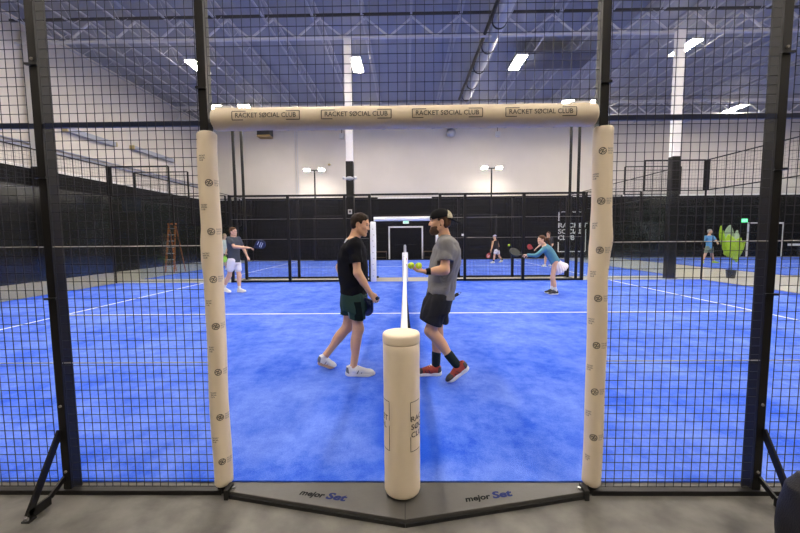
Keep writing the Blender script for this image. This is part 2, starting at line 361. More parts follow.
def nets(f, lo, h):
    s = f < 0; c = [s[i:s.shape[0] - 1 + i, j:s.shape[1] - 1 + j, k:s.shape[2] - 1 + k] for i in (0, 1) for j in (0, 1) for k in (0, 1)]
    tot = np.zeros(c[0].shape, np.int8)
    for q in c: tot += q
    act = (tot > 0) & (tot < 8); ix = np.array(np.nonzero(act)).T; idx = np.full(act.shape, -1, np.int64); idx[act] = np.arange(len(ix))
    acc = np.zeros((len(ix), 3)); cnt = np.zeros(len(ix))
    offs = [(i, j, k) for i in (0, 1) for j in (0, 1) for k in (0, 1)]
    for a in offs:
        for ax in range(3):
            if a[ax] == 1: continue
            b = list(a); b[ax] = 1
            fa = f[ix[:, 0] + a[0], ix[:, 1] + a[1], ix[:, 2] + a[2]]; fb = f[ix[:, 0] + b[0], ix[:, 1] + b[1], ix[:, 2] + b[2]]
            m = (fa < 0) != (fb < 0); t = np.where(m, fa / np.where(m, fa - fb, 1), 0); p = np.tile(np.array(a, float), (len(ix), 1)); p[:, ax] += t
            acc[m] += p[m]; cnt[m] += 1
    vs = lo + h * (ix + acc / cnt[:, None]); quads = []
    for ax in range(3):
        o1, o2 = (ax + 1) % 3, (ax + 2) % 3
        sa = [slice(None)] * 3; sb = [slice(None)] * 3; sa[ax] = slice(0, -1); sb[ax] = slice(1, None)
        d = s[tuple(sa)] != s[tuple(sb)]; inside = s[tuple(sa)]
        e = np.array(np.nonzero(d)).T; ins = inside[d]
        ok = (e[:, o1] > 0) & (e[:, o2] > 0) & (e[:, o1] < f.shape[o1] - 1) & (e[:, o2] < f.shape[o2] - 1); e = e[ok]; ins = ins[ok]
        def cell(a, b):
            q = e.copy(); q[:, o1] -= a; q[:, o2] -= b; return idx[q[:, 0], q[:, 1], q[:, 2]]
        Q = np.stack([cell(1, 1), cell(0, 1), cell(0, 0), cell(1, 0)], -1); Q[~ins] = Q[~ins][:, ::-1]; quads.append(Q)
    return vs, np.concatenate(quads)

def mesh_obj(name, vf, m, parent=None, origin=(0, 0, 0), smooth=True):
    vs, q = vf; vs = np.asarray(vs) - np.asarray(origin)
    me = bpy.data.meshes.new(name); me.vertices.add(len(vs)); me.vertices.foreach_set('co', vs.astype(np.float32).ravel())
    me.loops.add(q.size); me.loops.foreach_set('vertex_index', q.astype(np.int32).ravel())
    me.polygons.add(len(q)); me.polygons.foreach_set('loop_start', (np.arange(len(q)) * 4).astype(np.int32)); me.polygons.foreach_set('loop_total', np.full(len(q), 4, np.int32))
    me.update(calc_edges=True); me.validate()
    me.polygons.foreach_set('use_smooth', np.ones(len(me.polygons), bool))
    me.materials.append(m); o = bpy.data.objects.new(name, me); COL.objects.link(o)
    if parent: o.parent = parent
    return o

# ================================================================== THE HALL
XL, XR, YF, YB, ZC = -13.6, 40.0, 23.5, -7.0, 9.35
struct('floor', MB().box(XL - .2, XR + .2, YB - .2, YF + .2, -0.25, -0.012), MT['concrete'])
struct('ceiling', MB().box(XL - .2, XR + .2, YB - .2, YF + .2, ZC, ZC + .2), MT['deck'])
struct('wall_left', MB().box(XL - .2, XL, YB, YF, -0.012, ZC), MT['wall'])
struct('wall_back', MB().box(XL, XR, YF, YF + .2, -0.012, ZC), MT['wall'])
struct('wall_front', MB().box(XL, XR, YB - .2, YB, -0.012, ZC), MT['wall'])
struct('wall_right', MB().box(XR, XR + .2, YB, YF, -0.012, ZC), MT['wall'])
struct('trim_1', MB().box(XL, XR, YF - .03, YF, 4.13, 4.22), MT['white'])
struct('trim_2', MB().box(XL, XL + .03, YB, YF - .03, 4.13, 4.22), MT['white'])
# paler concrete aisles between the courts
struct('floor_aisle', MB().box(XL + .05, 13.9, 10.45, 11.74, -0.011, -0.004), MT['walkway'])
struct('floor_aisle_left', MB().box(XL + .05, -10.15, YB + .1, 23.4, -0.011, -0.003), MT['walkway'])
struct('floor_aisle_right', MB().box(10.15, 13.9, YB + .1, 23.4, -0.011, -0.003), MT['walkway'])

# roof joists: top chord, bottom chord and bent web rod, running away from the entrance
k = 3
for i in range(20):
    x = XL + 0.9 + i * 1.62
    if x > 22: break
    b = MB(); zb, zt = 8.72, 9.27
    b.box(x - .04, x + .04, 6, YF, zt, zt + .06); b.box(x - .032, x + .032, 6, YF, zb, zb + .04)
    y = 6.2; n = 0
    while y < YF - .5:
        z1, z2 = (zb + .03, zt) if n % 2 == 0 else (zt, zb + .03)
        b.tube((x, y, z1), (x, y + .55, z2), .014, 5); y += .55; n += 1
    struct('trim_%d' % k, b, MT['joist']); k += 1
# joist girder across the hall at the columns
b = MB(); y = 11.1
b.box(XL, 30, y - .05, y + .05, 8.36, 8.43)
x = XL + .3; n = 0
while x < 29:
    z1, z2 = (8.42, 9.05) if n % 2 == 0 else (9.05, 8.42); b.bar((x, y, z1), (x + .8, y, z2), .06, .05); x += .8; n += 1
struct('trim_%d' % k, b, MT['girder']); k += 1
struct('trim_%d' % k, MB().box(XL, 30, y - .16, y - .08, 9.06, 9.13), MT['darkchord']); k += 1
b = MB(); y = 19.9; b.box(XL, 30, y - .05, y + .05, 8.36, 8.43)
x = XL + .3; n = 0
while x < 29:
    z1, z2 = (8.42, 9.05) if n % 2 == 0 else (9.05, 8.42); b.bar((x, y, z1), (x + .8, y, z2), .06, .05); x += .8; n += 1
b.box(XL, 30, y - .08, y + .08, 9.05, 9.17)
struct('trim_%d' % k, b, MT['girder']); k += 1

def column(x, y, w, label):
    t = thing('building_column', label, 'column', (x, y, -.012))
    MB().box(-w, w, -w, w, 0, 4.2).build('black_sleeve', MT['black'], t, bevel=.01)
    MB().box(-w * .9, w * .9, -w * .9, w * .9, 4.2, 8.34).build('white_shaft', MT['white'], t)
    MB().box(-w - .06, w + .06, -w - .06, w + .06, 0, .02).build('base_plate', MT['black'], t)
    return t
c1 = column(-1.93, 11.05, .13, 'slim white roof column with black lower half behind the far fence, left of centre')
MB().ball((0, -.13, 3.6), .09, sc=(1.6, 1, .8)).ball((.2, -.1, 3.62), .06).ball((-.2, -.1, 3.62), .06).build('bracket_lights', MT['duct'], c1, smooth=True)
t = MB().box(-.07, .07, -.17, -.13, 2.36, 2.52).build('control_box', MT['white'], c1); MB().box(-.03, .03, -.18, -.17, 2.41, 2.48).build('box_window', MT['ink'], t)
column(9.27, 10.85, .125, 'thick white roof column with black lower half beside the right glass end')
t = thing('wall_column', 'grey steel column standing against the left wall', 'column', (XL + .16, 11.35, -.012)); MB().box(-.12, .12, -.12, .12, 0, 4.2).build('black_sleeve', MT['black'], t); MB().box(-.11, .11, -.11, .11, 4.2, 8.9).build('shaft', MT['housing'], t)

# ------------------------------------------------------------------ courts
def court_lines(p):
    for nm, bx in (('service_line', (-6.975, -6.925, -.15, 10.3)), ('service_line', (6.925, 6.975, -.15, 10.3)), ('center_line', (-6.925, 6.925, 4.975, 5.025))):
        MB().box(bx[0], bx[1], bx[2], bx[3], .0005, .003).build(nm, MT['line'], p)
turf = MB().box(-10.05, 10.05, -.2, 10.42, -0.01, 0.0).build('court_turf', MT['turf'])
tag(turf, 'bright blue sand-dressed turf of the front court under the two men', 'artificial turf'); court_lines(turf)
for loc, lab in (((0, 11.95, 0), 'blue turf of the second court, behind the far mesh fence'), ((24.1, 11.8, 0), 'blue turf of the back right court under the player in blue shirt'), ((24.1, 0, 0), 'blue turf of the front right court beside the walkway')):
    c = dup(turf); c.location = loc; c['label'] = lab

W = 0.0014
def wires(x0, x1, z0, z1, y, pitch=.05, w=W, vert_front=True):
    b = MB(); n = int(round((x1 - x0) / pitch)); m = int(round((z1 - z0) / pitch))
    for i in range(n + 1): x = x0 + (x1 - x0) * i / n; b.box(x - w, x + w, y - w, y + w, z0, z1)
    for j in range(m + 1): z = z0 + (z1 - z0) * j / m; b.box(x0, x1, y + w, y + 3 * w, z - w, z + w)
    return b

# ---- the near side fence, left and right of the entrance
FY = -.3
def bolt(p, parent): MB().tube(p, (p[0], p[1] - .008, p[2]), .008, 6).build('bolt', MT['inkgrey'], parent)
def near_fence(s, side):
    t = thing('wire_mesh_fence', 'near black wire mesh fence with braced post %s of the entrance' % side, 'fence', (s * 1.1, FY, -.012))
    o = -s * 1.1; XO = 2.06 if s < 0 else 2.085
    X = lambda a: s * a + o
    def wp(a, c, z0, z1): xs = sorted((X(a), X(c))); return wires(xs[0], xs[1], z0, z1, -.012).build('wire_mesh', MT['wire'], t)
    wp(1.14, XO - .045, .05, 4.0); wp(XO + .045, 4.01, .05, 4.0)
    def post(a, name, dp=.075):
        q = MB().box(X(a) - .024, X(a) + .024, -.005, dp, 0, 4.02).build(name, MT['black'], t, bevel=.003); return q
    outer = post(XO, 'outer_post'); door = post(1.115, 'door_post', .055); post(4.05, 'outer_post')
    for z in (.14, .55, 2.55, 3.0): bolt((X(XO) + .0, -.005, z), outer)
    for z in (2.38, 3.1): MB().box(X(1.115) - .03, X(1.115) + .03, -.02, -.004, z - .006, z + .006).build('clip', MT['black'], door)
    for z in (2.52, 1.9, 1.2): MB().box(X(XO) - .034, X(XO) + .034, -.02, -.004, z - .006, z + .006).build('clip', MT['black'], outer)
    xs = sorted((X(1.11), X(4.05)))
    MB().box(xs[0], xs[1], -.02, .03, 0.0, .028).build('bottom_rail', MT['black'], t)
    xs = sorted((X(1.14), X(XO - .025))); xr = sorted((X(XO + .025), X(4.03)))
    for q in (xs, xr):
        MB().box(q[0], q[1], .0, .02, 2.177, 2.202).build('panel_rail', MT['bluerail'], t)
        MB().box(q[0], q[1], .0, .02, 3.98, 4.0).build('panel_rail', MT['black'], t)
        for z in (.80, 1.49): MB().tube((q[0], .004, z + .012), (q[1], .004, z + .012), .0035, 6).build('tension_wire', MT['galv'], t)
    br = MB(); p = X(XO + .015)
    br.bar((p, -.005, .40), (p - s * .0, -.228, .03), .04, .012, (s, 0, 0)); br.bar((p, -.228, .03), (p, -.10, .03), .012, .055, (0, 0, 1)); br.bar((p, -.10, .045), (p, .0, .10), .012, .03)
    br.box(p - .022, p + .022, -.25, -.205, 0, .010)
    b_ = br.build('post_brace', MT['black'], t); MB().tube((p, -.238, .010), (p, -.238, .024), .010, 6).build('bolt', MT['steel'], b_)
    return t
near_fence(-1, 'left'); near_fence(1, 'right')
t = thing('overhead_fence_panel', 'black wire mesh panel over the entrance above the padded crossbar', 'fence panel', (0, FY, 2.16))
wires(-1.075, 1.075, .07, 1.84, -.012).build('wire_mesh', MT['wire'], t)
MB().box(-1.075, 1.075, .075, .11, .02, .06).build('lintel', MT['black'], t)

# ---- far fences
def far_fence(y, x0, x1, posts, label, z1=2.98, braces=False):
    t = thing('wire_mesh_fence', label, 'fence', ((x0 + x1) / 2, y, -.008)); ox = (x0 + x1) / 2
    wires(x0 - ox, x1 - ox, .06, z1, .02).build('wire_mesh', MT['wire'], t)
    for p in posts: MB().box(p - ox - .045, p - ox + .045, -.02, .07, 0, z1 + .02).build('post', MT['black'], t)
    MB().box(x0 - ox, x1 - ox, -.02, .04, z1 - .045, z1 + .02).build('top_rail', MT['black'], t)
    MB().box(x0 - ox, x1 - ox, -.02, .04, 0.01, .07).build('bottom_rail', MT['black'], t)
    if y < 11:
        for z in (1.49, 2.18): MB().tube((x0 - ox, .0, z), (x1 - ox, .0, z), .0032, 6).build('tension_wire', MT['galv'], t)
    if x0 > 0 and y < 11: MB().box(1.93 - ox, 2.0 - ox, -.03, -.02, 1.55, 1.62).build('white_tag', MT['padwhite'], t)
    return t
FF = 10.46
far_fence(FF, -6.05, -1.2, (-6.0, -4.0, -2.06, -1.2), 'black mesh fence along the far side of the front court, left of its padded opening')
far_fence(FF, 1.2, 6.05, (1.2, 2.05, 4.04, 6.05), 'black mesh fence along the far side of the front court, behind the woman in teal')
t = thing('overhead_fence_panel', 'black mesh strip above the far padded opening', 'fence panel', (0, FF, 2.25))
wires(-1.15, 1.15, 0, .73, .02).build('wire_mesh', MT['wire'], t); MB().box(-1.15, 1.15, -.02, .04, .69, .75).build('top_rail', MT['black'], t)
far_fence(11.6, -6.05, -1.0, (-6.0, -4.0, -2.0), 'black mesh fence on the near side of the second court, left half')
far_fence(11.6, 1.0, 6.05, (2.0, 4.0, 6.0), 'black mesh fence on the near side of the second court, right half')
far_fence(22.35, -6.05, 6.05, (-6.0, -4.0, -2.0, 2.0, 4.0, 6.0), 'black mesh fence at the back of the second court, in front of the black wall')

# ---- glass ends and corners
def glass_panel(a, b, z1, label, group=None):
    a = V(*a); b = V(*b); c = (a + b) / 2
    t = thing('glass_panel', label, 'glass panel', (c[0], c[1], -.006), group)
    d = unit(np.append(b - a, 0)); h = np.append((b - a) / 2, 0)
    g = MB().bar(V(0, 0, z1 / 2) - h * .995, V(0, 0, z1 / 2) + h * .995, .012, z1 - .02).build('pane', MT['glass'], t)
    return t
def mesh_top(pts, z0, z1, label):
    c = sum(V(*p) for p in pts) / len(pts); t = thing('wire_mesh_topper', label, 'fence panel', (c[0], c[1], z0)); b = MB(); f = MB()
    for a, e in zip(pts[:-1], pts[1:]):
        a = V(*a) - c; e = V(*e) - c; L = np.linalg.norm(e - a); n = int(L / .1); H = z1 - z0
        for i in range(n + 1): q = a + (e - a) * i / n; b.box(q[0] - .0017, q[0] + .0017, q[1] - .0017, q[1] + .0017, 0, H)
        for j in range(int(H / .1) + 1): b.bar((*a, j * .1), (*e, j * .1), .0034, .0034)
        for z in (0.0, H): f.bar((*a, z), (*e, z), .03, .03)
    for p in pts: q = V(*p) - c; f.box(q[0] - .022, q[0] + .022, q[1] - .022, q[1] + .022, -.03 if len(pts) > 2 else 0, z1 - z0)
    b.build('wire_mesh', MT['wire'], t); f.build('frame', MT['black'], t)
ordn = ['first', 'second', 'third', 'fourth', 'fifth']
for (y0, y1, crt) in ((-.15, 10.4, 'front'), (11.7, 22.3, 'second')):
    for s, side in ((-1, 'left'), (1, 'right')):
        n = 5; L = (y1 - y0) / n
        for i in range(n):
            glass_panel((s * 10.12, y1 - L * i - L + .01), (s * 10.12, y1 - L * i - .01), 3.0, 'clear glass panel, %s end of the %s court, %s from the back' % (side, crt, ordn[i]))
        mesh_top([(s * 10.12, y0), (s * 10.12, y1)], 3.0, 4.0, 'black mesh strip topping the %s glass end of the %s court' % (side, crt))
        t = thing('fence_post', 'black corner post at the back %s corner of the %s court' % (side, crt), 'post', (s * 10.12, y1 + .09, -.008)); MB().box(-.018, .018, -.018, .018, 0, 3.0).build('lower_post', MT['black'], t); MB().box(-.05, .05, -.05, .05, 3.0, 4.02).build('shaft', MT['black'], t)
        yy, wh = (FF, 'back') if crt == 'front' else (11.6, 'near')
        glass_panel((s * 10.05, yy), (s * 8.05, yy), 3.0, 'tall glass panel at the %s %s corner of the %s court, facing us' % (wh, side, crt))
        glass_panel((s * 8.0, yy), (s * 6.08, yy), 2.0, 'lower glass panel near the %s %s corner of the %s court' % (wh, side, crt))
        mesh_top([(s * 10.03, yy), (s * 8.04, yy)], 3.0, 4.0, 'high mesh step above the tall glass, %s %s corner of the %s court' % (wh, side, crt))
        mesh_top([(s * 7.95, yy), (s * 6.14, yy)], 2.0, 2.98, 'mesh strip above the lower glass, %s %s corner of the %s court' % (wh, side, crt))
# plain glass side of the back right court
for i in range(3): glass_panel((14.0, 22.0 - 2 * i - 2), (14.0, 22.0 - 2 * i), 3.0, 'glass panel on the left end of the back right court, %s from the back' % ordn[i])

# ---- pads
def wrap(vs, r, ang, z, cx=0, cy=0, lift=.0012, rf=None):
    """roll flat lettering round an upright cylinder, its x = 0 at the angle ang"""
    o = []
    for x, y, _ in vs:
        rr = (rf(ang, z + y) if rf else r) + lift; a = ang + x / r; rr = (rf(a, z + y) if rf else r) + lift
        o.append((cx + rr * math.cos(a), cy + rr * math.sin(a), z + y))
    return o
def stroke(b, pts, w):
    """a flat line of the width w through points in the x,y plane"""
    for p, q in zip(pts[:-1], pts[1:]):
        d = V(*q) - V(*p); L = np.linalg.norm(d); n = np.array((-d[1], d[0])) / L * w / 2; m = max(1, int(L / .012))
        vs = []; 
        for i in range(m + 1): c = V(*p) + d * i / m; vs += [(c[0] + n[0], c[1] + n[1], 0), (c[0] - n[0], c[1] - n[1], 0)]
        b.add(vs, [(2 * i, 2 * i + 1, 2 * i + 3, 2 * i + 2) for i in range(m)])
def roundel(b, x, y, r, w):
    P = [(x + r * math.cos(2 * PI * i / 24), y + r * math.sin(2 * PI * i / 24)) for i in range(25)]; stroke(b, P, w)
    stroke(b, [(x - r * .75, y - r * .1), (x - r * .3, y + r * .45), (x + r * .05, y + r * .1), (x - r * .05, y - r * .2), (x + r * .3, y - r * .5), (x + r * .75, y + r * .1)], w)
    stroke(b, [(x + r * .4, y + r * .8), (x + r * .1, y + r * .1)], w); stroke(b, [(x - r * .4, y - r * .8), (x - r * .1, y - r * .1)], w)

def door_pad(x, side):
    t = thing('post_pad', 'tall cream padded sleeve printed with small club marks on the %s entrance post' % side, 'post padding', (x, FY + .025, 0.035))
    sgn = -1 if x < 0 else 1
    def rad(a, z):
        r = .053 + .0025 * math.sin(3 * a + 5 * z) + .002 * math.sin(9 * z + a)
        zz = (z - 1.42 if sgn < 0 else z - 1.47) / .12
        r += .014 * math.exp(-zz * zz) * max(0, math.cos(a - (PI if sgn < 0 else 0)))
        r += .0015 * math.sin(40 * z + 3 * a) * math.exp(-((z - 1.4) / .22) ** 2)
        return r
    n = 40; H = 2.1
    prof = [(.044, .0), (.053, .012)] + [(.053, .012 + (H - .024) * i / 90) for i in range(1, 90)] + [(.053, H - .012), (.045, H)]
    b = MB(); b.lathe(prof, n, wob=lambda a, z: rad(a, z) - .053); b.build('sleeve', MT['pad'], t, smooth=.9)
    first = 1.83 if sgn < 0 else 1.98
    aL = -PI / 2 + (.45 if sgn < 0 else -.45)
    def words(x, z, m):
        d = MB()
        for j, wd in enumerate(('RACKET', 'SØCIAL', 'CLUB')):
            vs, fs = text_mb(wd, .014, sub=.012, bold=.0002); vs = fit(vs, .036 * len(wd) / 6, .0085, x, .009 - j * .0125); d.add(wrap(vs, .053, aL, z, rf=rad), fs)
        d.build('printed_words', m, t)
    for i in range(-1, 14):
        z = first - .137 * i - .02
        if z < .06 or z > 2.04: continue
        if i % 2 == 0:
            d = MB(); u = MB(); roundel(u, 0, 0, .018, .0042); d.add(wrap(u.v, .053, aL, z, rf=rad), u.f); d.build('printed_roundel', MT['ink'], t)
            words(.027, z, MT['inkgrey'])
        else: words(-.05, z, MT['ink'])
door_pad(-1.115, 'left'); door_pad(1.128, 'right')

# crossbar pad, a padded roll lying across the opening
t = thing('crossbar_pad', 'long cream padded roll with repeated club name across the top of the entrance', 'bar padding', (0, FY + .005, 2.198))
def rolled(vs, r, z0): return [(x, -r * math.cos((y + z0) / r), r * math.sin((y + z0) / r)) for x, y, _ in vs]
b = MB(); n = 32; secs = [(-1.06, .046), (-1.055, .055), (-1.04, .060), (-1.0, .061)] + [(-1 + 2 * i / 20, .061 + .001 * math.sin(i * 1.9)) for i in range(1, 20)] + [(1.0, .0625), (1.05, .061), (1.065, .056), (1.07, .047)]
vs = [(x, r * math.cos(2 * PI * i / n), r * math.sin(2 * PI * i / n)) for x, r in secs for i in range(n)]
b.add(vs, [(j * n + i, j * n + (i + 1) % n, (j + 1) * n + (i + 1) % n, (j + 1) * n + i) for j in range(len(secs) - 1) for i in range(n)] + [tuple(range(n)), tuple((len(secs) - 1) * n + i for i in range(n))])
b.build('roll', MT['pad'], t, smooth=.9)
for x0, x1 in ((-.93, -.56), (-.44, -.06), (.055, .435), (.56, .94)):
    p = MB(); vs, fs = text_mb('RACKET SØCIAL CLUB', .04, sub=.012, bold=.0003); vs = fit(vs, (x1 - x0) * .90, .026, x0 + (x1 - x0) * .05, -.010); p.add(rolled(vs, .0640, 0), fs)
    for pts in ([(x0 + .075, .026), (x0, .026), (x0, -.022), (x0 + .06, -.022)], [(x1 - .075, -.022), (x1, -.022), (x1, .026), (x1 - .075, .026)]):
        u = MB(); stroke(u, pts, .0042); p.add(rolled(u.v, .0640, 0), u.f)
    p.build('printed_name', MT['ink'], t)
for x in (-1.0, .98): MB().box(x - .05, x + .05, -.02, .03, .057, .069).build('strap', MT['padwhite'], t)
for x in (-.6, -.2, .3, .65): MB().box(x - .015, x + .015, -.01, .02, .059, .067).build('strap', MT['padwhite'], t)

# net post pad in the middle of the entrance
t = thing('net_post_pad', 'thick cream padded cylinder round the near net post in the middle of the entrance', 'post padding', (-.016, -.335, .038))
R = .105
b = MB(); b.lathe([(.09, 0), (.100, .006), (R, .02)] + [(R + .0006 * math.sin(i * 2.1), .02 + .87 * i / 20) for i in range(1, 20)] + [(R, .888), (R - .004, .894)], 48); b.build('sleeve', MT['pad'], t, smooth=.9)
cp = MB().lathe([(R - .004, 0.890), (R + .001, 0.894), (R + .002, 0.904), (R + .002, 0.932), (R + .001, 0.942), (R - .004, 0.949), (R - .02, 0.953), (R * .5, 0.954), (.01, 0.954)], 48).build('cap', MT['pad'], t, smooth=.9)
for a0, ax in ((-PI / 2 + .49, 1), (-PI / 2 - .72 - 1.85, -1)):
    p = MB(); wd_ = 1.85 * R
    for pts in ([(.075, .305), (0, .305), (0, .195)], [(0, .105), (0, .018), (.075, .018)], [(wd_ - .075, .305), (wd_, .305), (wd_, .195)], [(wd_, .165), (wd_, .018), (wd_ - .075, .018)]):
        u = MB(); stroke(u, pts, .0036); p.add(wrap(u.v, R, a0, .268), u.f)
    for j, w_ in enumerate(('RACKET', 'SØCIAL', 'CLUB')):
        vs, fs = text_mb(w_, .05, sub=.012, bold=.0006); vs = fit(vs, (.178, .165, .115)[j], .032, .004, .19 - j * .046); p.add(wrap(vs, R, a0, .268), fs)
    p.build('printed_name', MT['ink'], t)
p = MB(); vs, fs = text_mb('RACKET SØCIAL', .02); vs = fit(vs, .09, .012, -.01, .035); p.add([(v[0], v[1], .9552) for v in vs], fs); p.build('printed_name', MT['inkgrey'], cp)
# threshold plate, a wide chevron that holds the net post
t = thing('threshold_plate', 'dark grey chevron-shaped base plate on the concrete below the entrance', 'base plate', (0, -.335, -.012))
o = MB(); out = [(-1.06, .075), (1.06, .075), (1.06, -.005), (.0, -.228), (-1.06, -.005)]
vs = [(x, y, z) for z in (.010, .040) for x, y in out]; o.add(vs, [(4, 3, 2, 1, 0), (5, 6, 7, 8, 9)] + [(i, (i + 1) % 5, 5 + (i + 1) % 5, 5 + i) for i in range(5)]); o.build('plate', MT['plate'], t, bevel=.004)
b = MB(); L = [(-1.06, -.008), (0, -.231), (1.06, -.008)]
for p_, q_ in zip(L[:-1], L[1:]): b.bar((*p_, .010), (*q_, .010), .012, .020)
for x in (-1.06, 1.06): b.box(x - .012, x + .012, -.03, .05, .0, .06)
b.build('edge_strip', MT['platelip'], t)
MB().box(-.0025, .0025, -.232, -.10, 0.0398, .0406).build('seam', MT['platelip'], t)
for i, x in enumerate((-1.035, 1.035)): MB().tube((x, .02, .040), (x, .02, .050), .01, 6).build('bolt', MT['steel'], t)
for x0, y0, ang in ((-.625, -.035, -.19), (.345, -.095, .19)):
    w1 = MB(); w2 = MB(); ca, sa = math.cos(ang), math.sin(ang); T = lambda vs: [(x0 + v[0] * ca - v[1] * sa, y0 + v[0] * sa + v[1] * ca, 0.0412) for v in vs]
    vs, fs = text_mb('mejor', .07, bold=.0026, shear=.2); w1.add(T(fit(vs, .155, .056, 0, -.014)), fs)
    vs, fs = text_mb('Set', .07, bold=.003, shear=.2); w2.add(T(fit(vs, .125, .058, .165, -.004)), fs)
    w1.build('printed_word', MT['blackink'], t); w2.build('printed_word', MT['inkblue'], t)

# net
t = thing('court_net', 'black net with white top tape stretched across the front court between the two men', 'net', (0, 0, 0))
def nz(y): return .905 - .045 * (1 - ((y - 5) / 5.1) ** 2)
b = MB(); N = 24; ys = [-.222 + (10.32) * i / N for i in range(N + 1)]
sec = [(-.026, .0), (-.028, -.05), (-.014, -.055), (.014, -.055), (.024, -.05), (.024, .0), (.014, .012), (-.014, .012)]
vs = [(x, y, nz(y) + z) for y in ys for x, z in sec]; m = len(sec)
b.add(vs, [(j * m + i, j * m + (i + 1) % m, (j + 1) * m + (i + 1) % m, (j + 1) * m + i) for j in range(N) for i in range(m)] + [tuple(range(m)), tuple(N * m + i for i in range(m))]); b.build('top_tape', MT['nettape'], t)
b = MB(); nx = lambda f, y: .012 + .065 * math.sin(min(1, f * 1.15) * PI) * (0.6 + .4 * math.cos(y * .6)) * max(.25, 1 - y / 14)
F = [i / 20 for i in range(21)]
for f0 in F:
    for a_, c_ in zip(ys[:-1], ys[1:]): b.bar((nx(f0, a_), a_, (nz(a_) - .05) * (1 - f0) + .03 * f0), (nx(f0, c_), c_, (nz(c_) - .05) * (1 - f0) + .03 * f0), .0035, .0035)
y = -.2
while y < 10.1:
    for f0, f1 in zip(F[:-1:2], F[2::2]): b.bar((nx(f0, y), y, (nz(y) - .05) * (1 - f0) + .03 * f0), (nx(f1, y), y, (nz(y) - .05) * (1 - f1) + .03 * f1), .0035, .0035, (0, 1, 0))
    y += .045
b.build('net_mesh', MT['netcord'], t)
MB().box(-.028, .03, 4.95, 5.05, .02, nz(5) + .014).build('center_strap', MT['nettape'], t)

# far net post and the padded opening on the far side
t = thing('net_post_pad', 'slim white padded far net post with a red mark and a grey knob on top', 'post padding', (-.004, 10.30, 0))
MB().lathe([(.08, 0), (.098, .02), (.098, .98), (.085, 1.0)], 28).build('sleeve', MT['padwhite'], t, smooth=.9)
MB().lathe([(.045, .99), (.045, 1.2), (.035, 1.25), (.01, 1.265)], 20).build('knob', MT['duct'], t, smooth=.9)
p = MB()
for q in ((-.03, .66, .05, .80), (-.01, .48, .05, .60), (-.045, .42, .0, .5)): u = MB(); stroke(u, [(q[0], q[1]), (q[2], q[3])], .03); p.add(wrap(u.v, .098, -PI / 2, 0), u.f)
p.build('printed_mark', MT['red'], t)
p = MB(); u = MB(); stroke(u, [(-.04, .86), (.03, .84)], .03); stroke(u, [(-.03, .26), (.03, .3)], .03); p.add(wrap(u.v, .098, -PI / 2, 0), u.f); p.build('printed_mark', MT['ink'], t)
for x, side in ((-1.09, 'left, just behind the dark-haired man'), (1.15, 'right, behind the man in the cap')):
    t = thing('post_pad', 'white padded post of the far opening, on the %s' % side, 'post padding', (x, FF - .02, 0))
    MB().lathe([(.085, .0), (.1, .02), (.098, .7), (.104, 1.4), (.098, 2.03), (.085, 2.05)], 24).build('sleeve', MT['padwhite'], t, smooth=.9)
    p = MB()
    for i in range(9): u = MB(); stroke(u, [(-.025 + .03 * (i % 2), .2 + i * .2), (.015 + .03 * (i % 2), .2 + i * .2)], .018); p.add(wrap(u.v, .104, -PI / 2, 0), u.f)
    p.build('printed_marks', MT['inkgrey'], t)
t = thing('crossbar_pad', 'white padded roll across the top of the far opening', 'bar padding', (0, FF - .02, 2.14))
b = MB(); b.tube((-1.06, 0, 0), (1.14, 0, 0), .075, 20); b.build('roll', MT['padwhite'], t, smooth=.9)

# ------------------------------------------------------------------ lights
def high_bay(x, y, label, z=8.5):
    t = thing('high_bay_light', label, 'ceiling light', (x, y, z))
    MB().box(-.21, .21, -.64, .64, 0, .07).build('housing', MT['housing'], t)
    MB().box(-.19, .19, -.62, .62, -.03, 0).build('diffuser', MT['lamp'], t)
    MB().box(-.12, .12, -.5, .5, .071, .076).build('top_diffuser', MT['uplamp'], t)
    MB().tube((0, -.45, .07), (0, -.45, .8), .006, 5).tube((0, .45, .07), (0, .45, .8), .006, 5).build('hanger', MT['steel'], t)
    return t
hb = None
names = {-8.4: 'far left', -1.9: 'left of centre', 4.6: 'right of centre', 11.05: 'beside the right column', 17.9: 'beyond the right column', 24.6: 'outermost right'}
for y, row in ((-4.2, 'behind the viewer'), (1.6, 'over the near half of the front court'), (7.4, 'over the far half of the front court'), (13.38, 'over the second court'), (19.65, 'in the rearmost row')):
    for x in names: 
        if y < 13 and x > 20: continue
        lab = 'rectangular high-bay light %s, %s' % (row, names[x])
        if hb is None: hb = high_bay(x, y, lab)
        else: o = dup(hb); o.location = (x, y, 8.5); o['label'] = lab
        if abs(y - 13.38) < .1 and x == 11.05: o.location = (10.7, 12.6, 8.6)
        if abs(y - 19.65) < .1 and x == 17.9: o.location = (18.7, 19.65, 8.6)

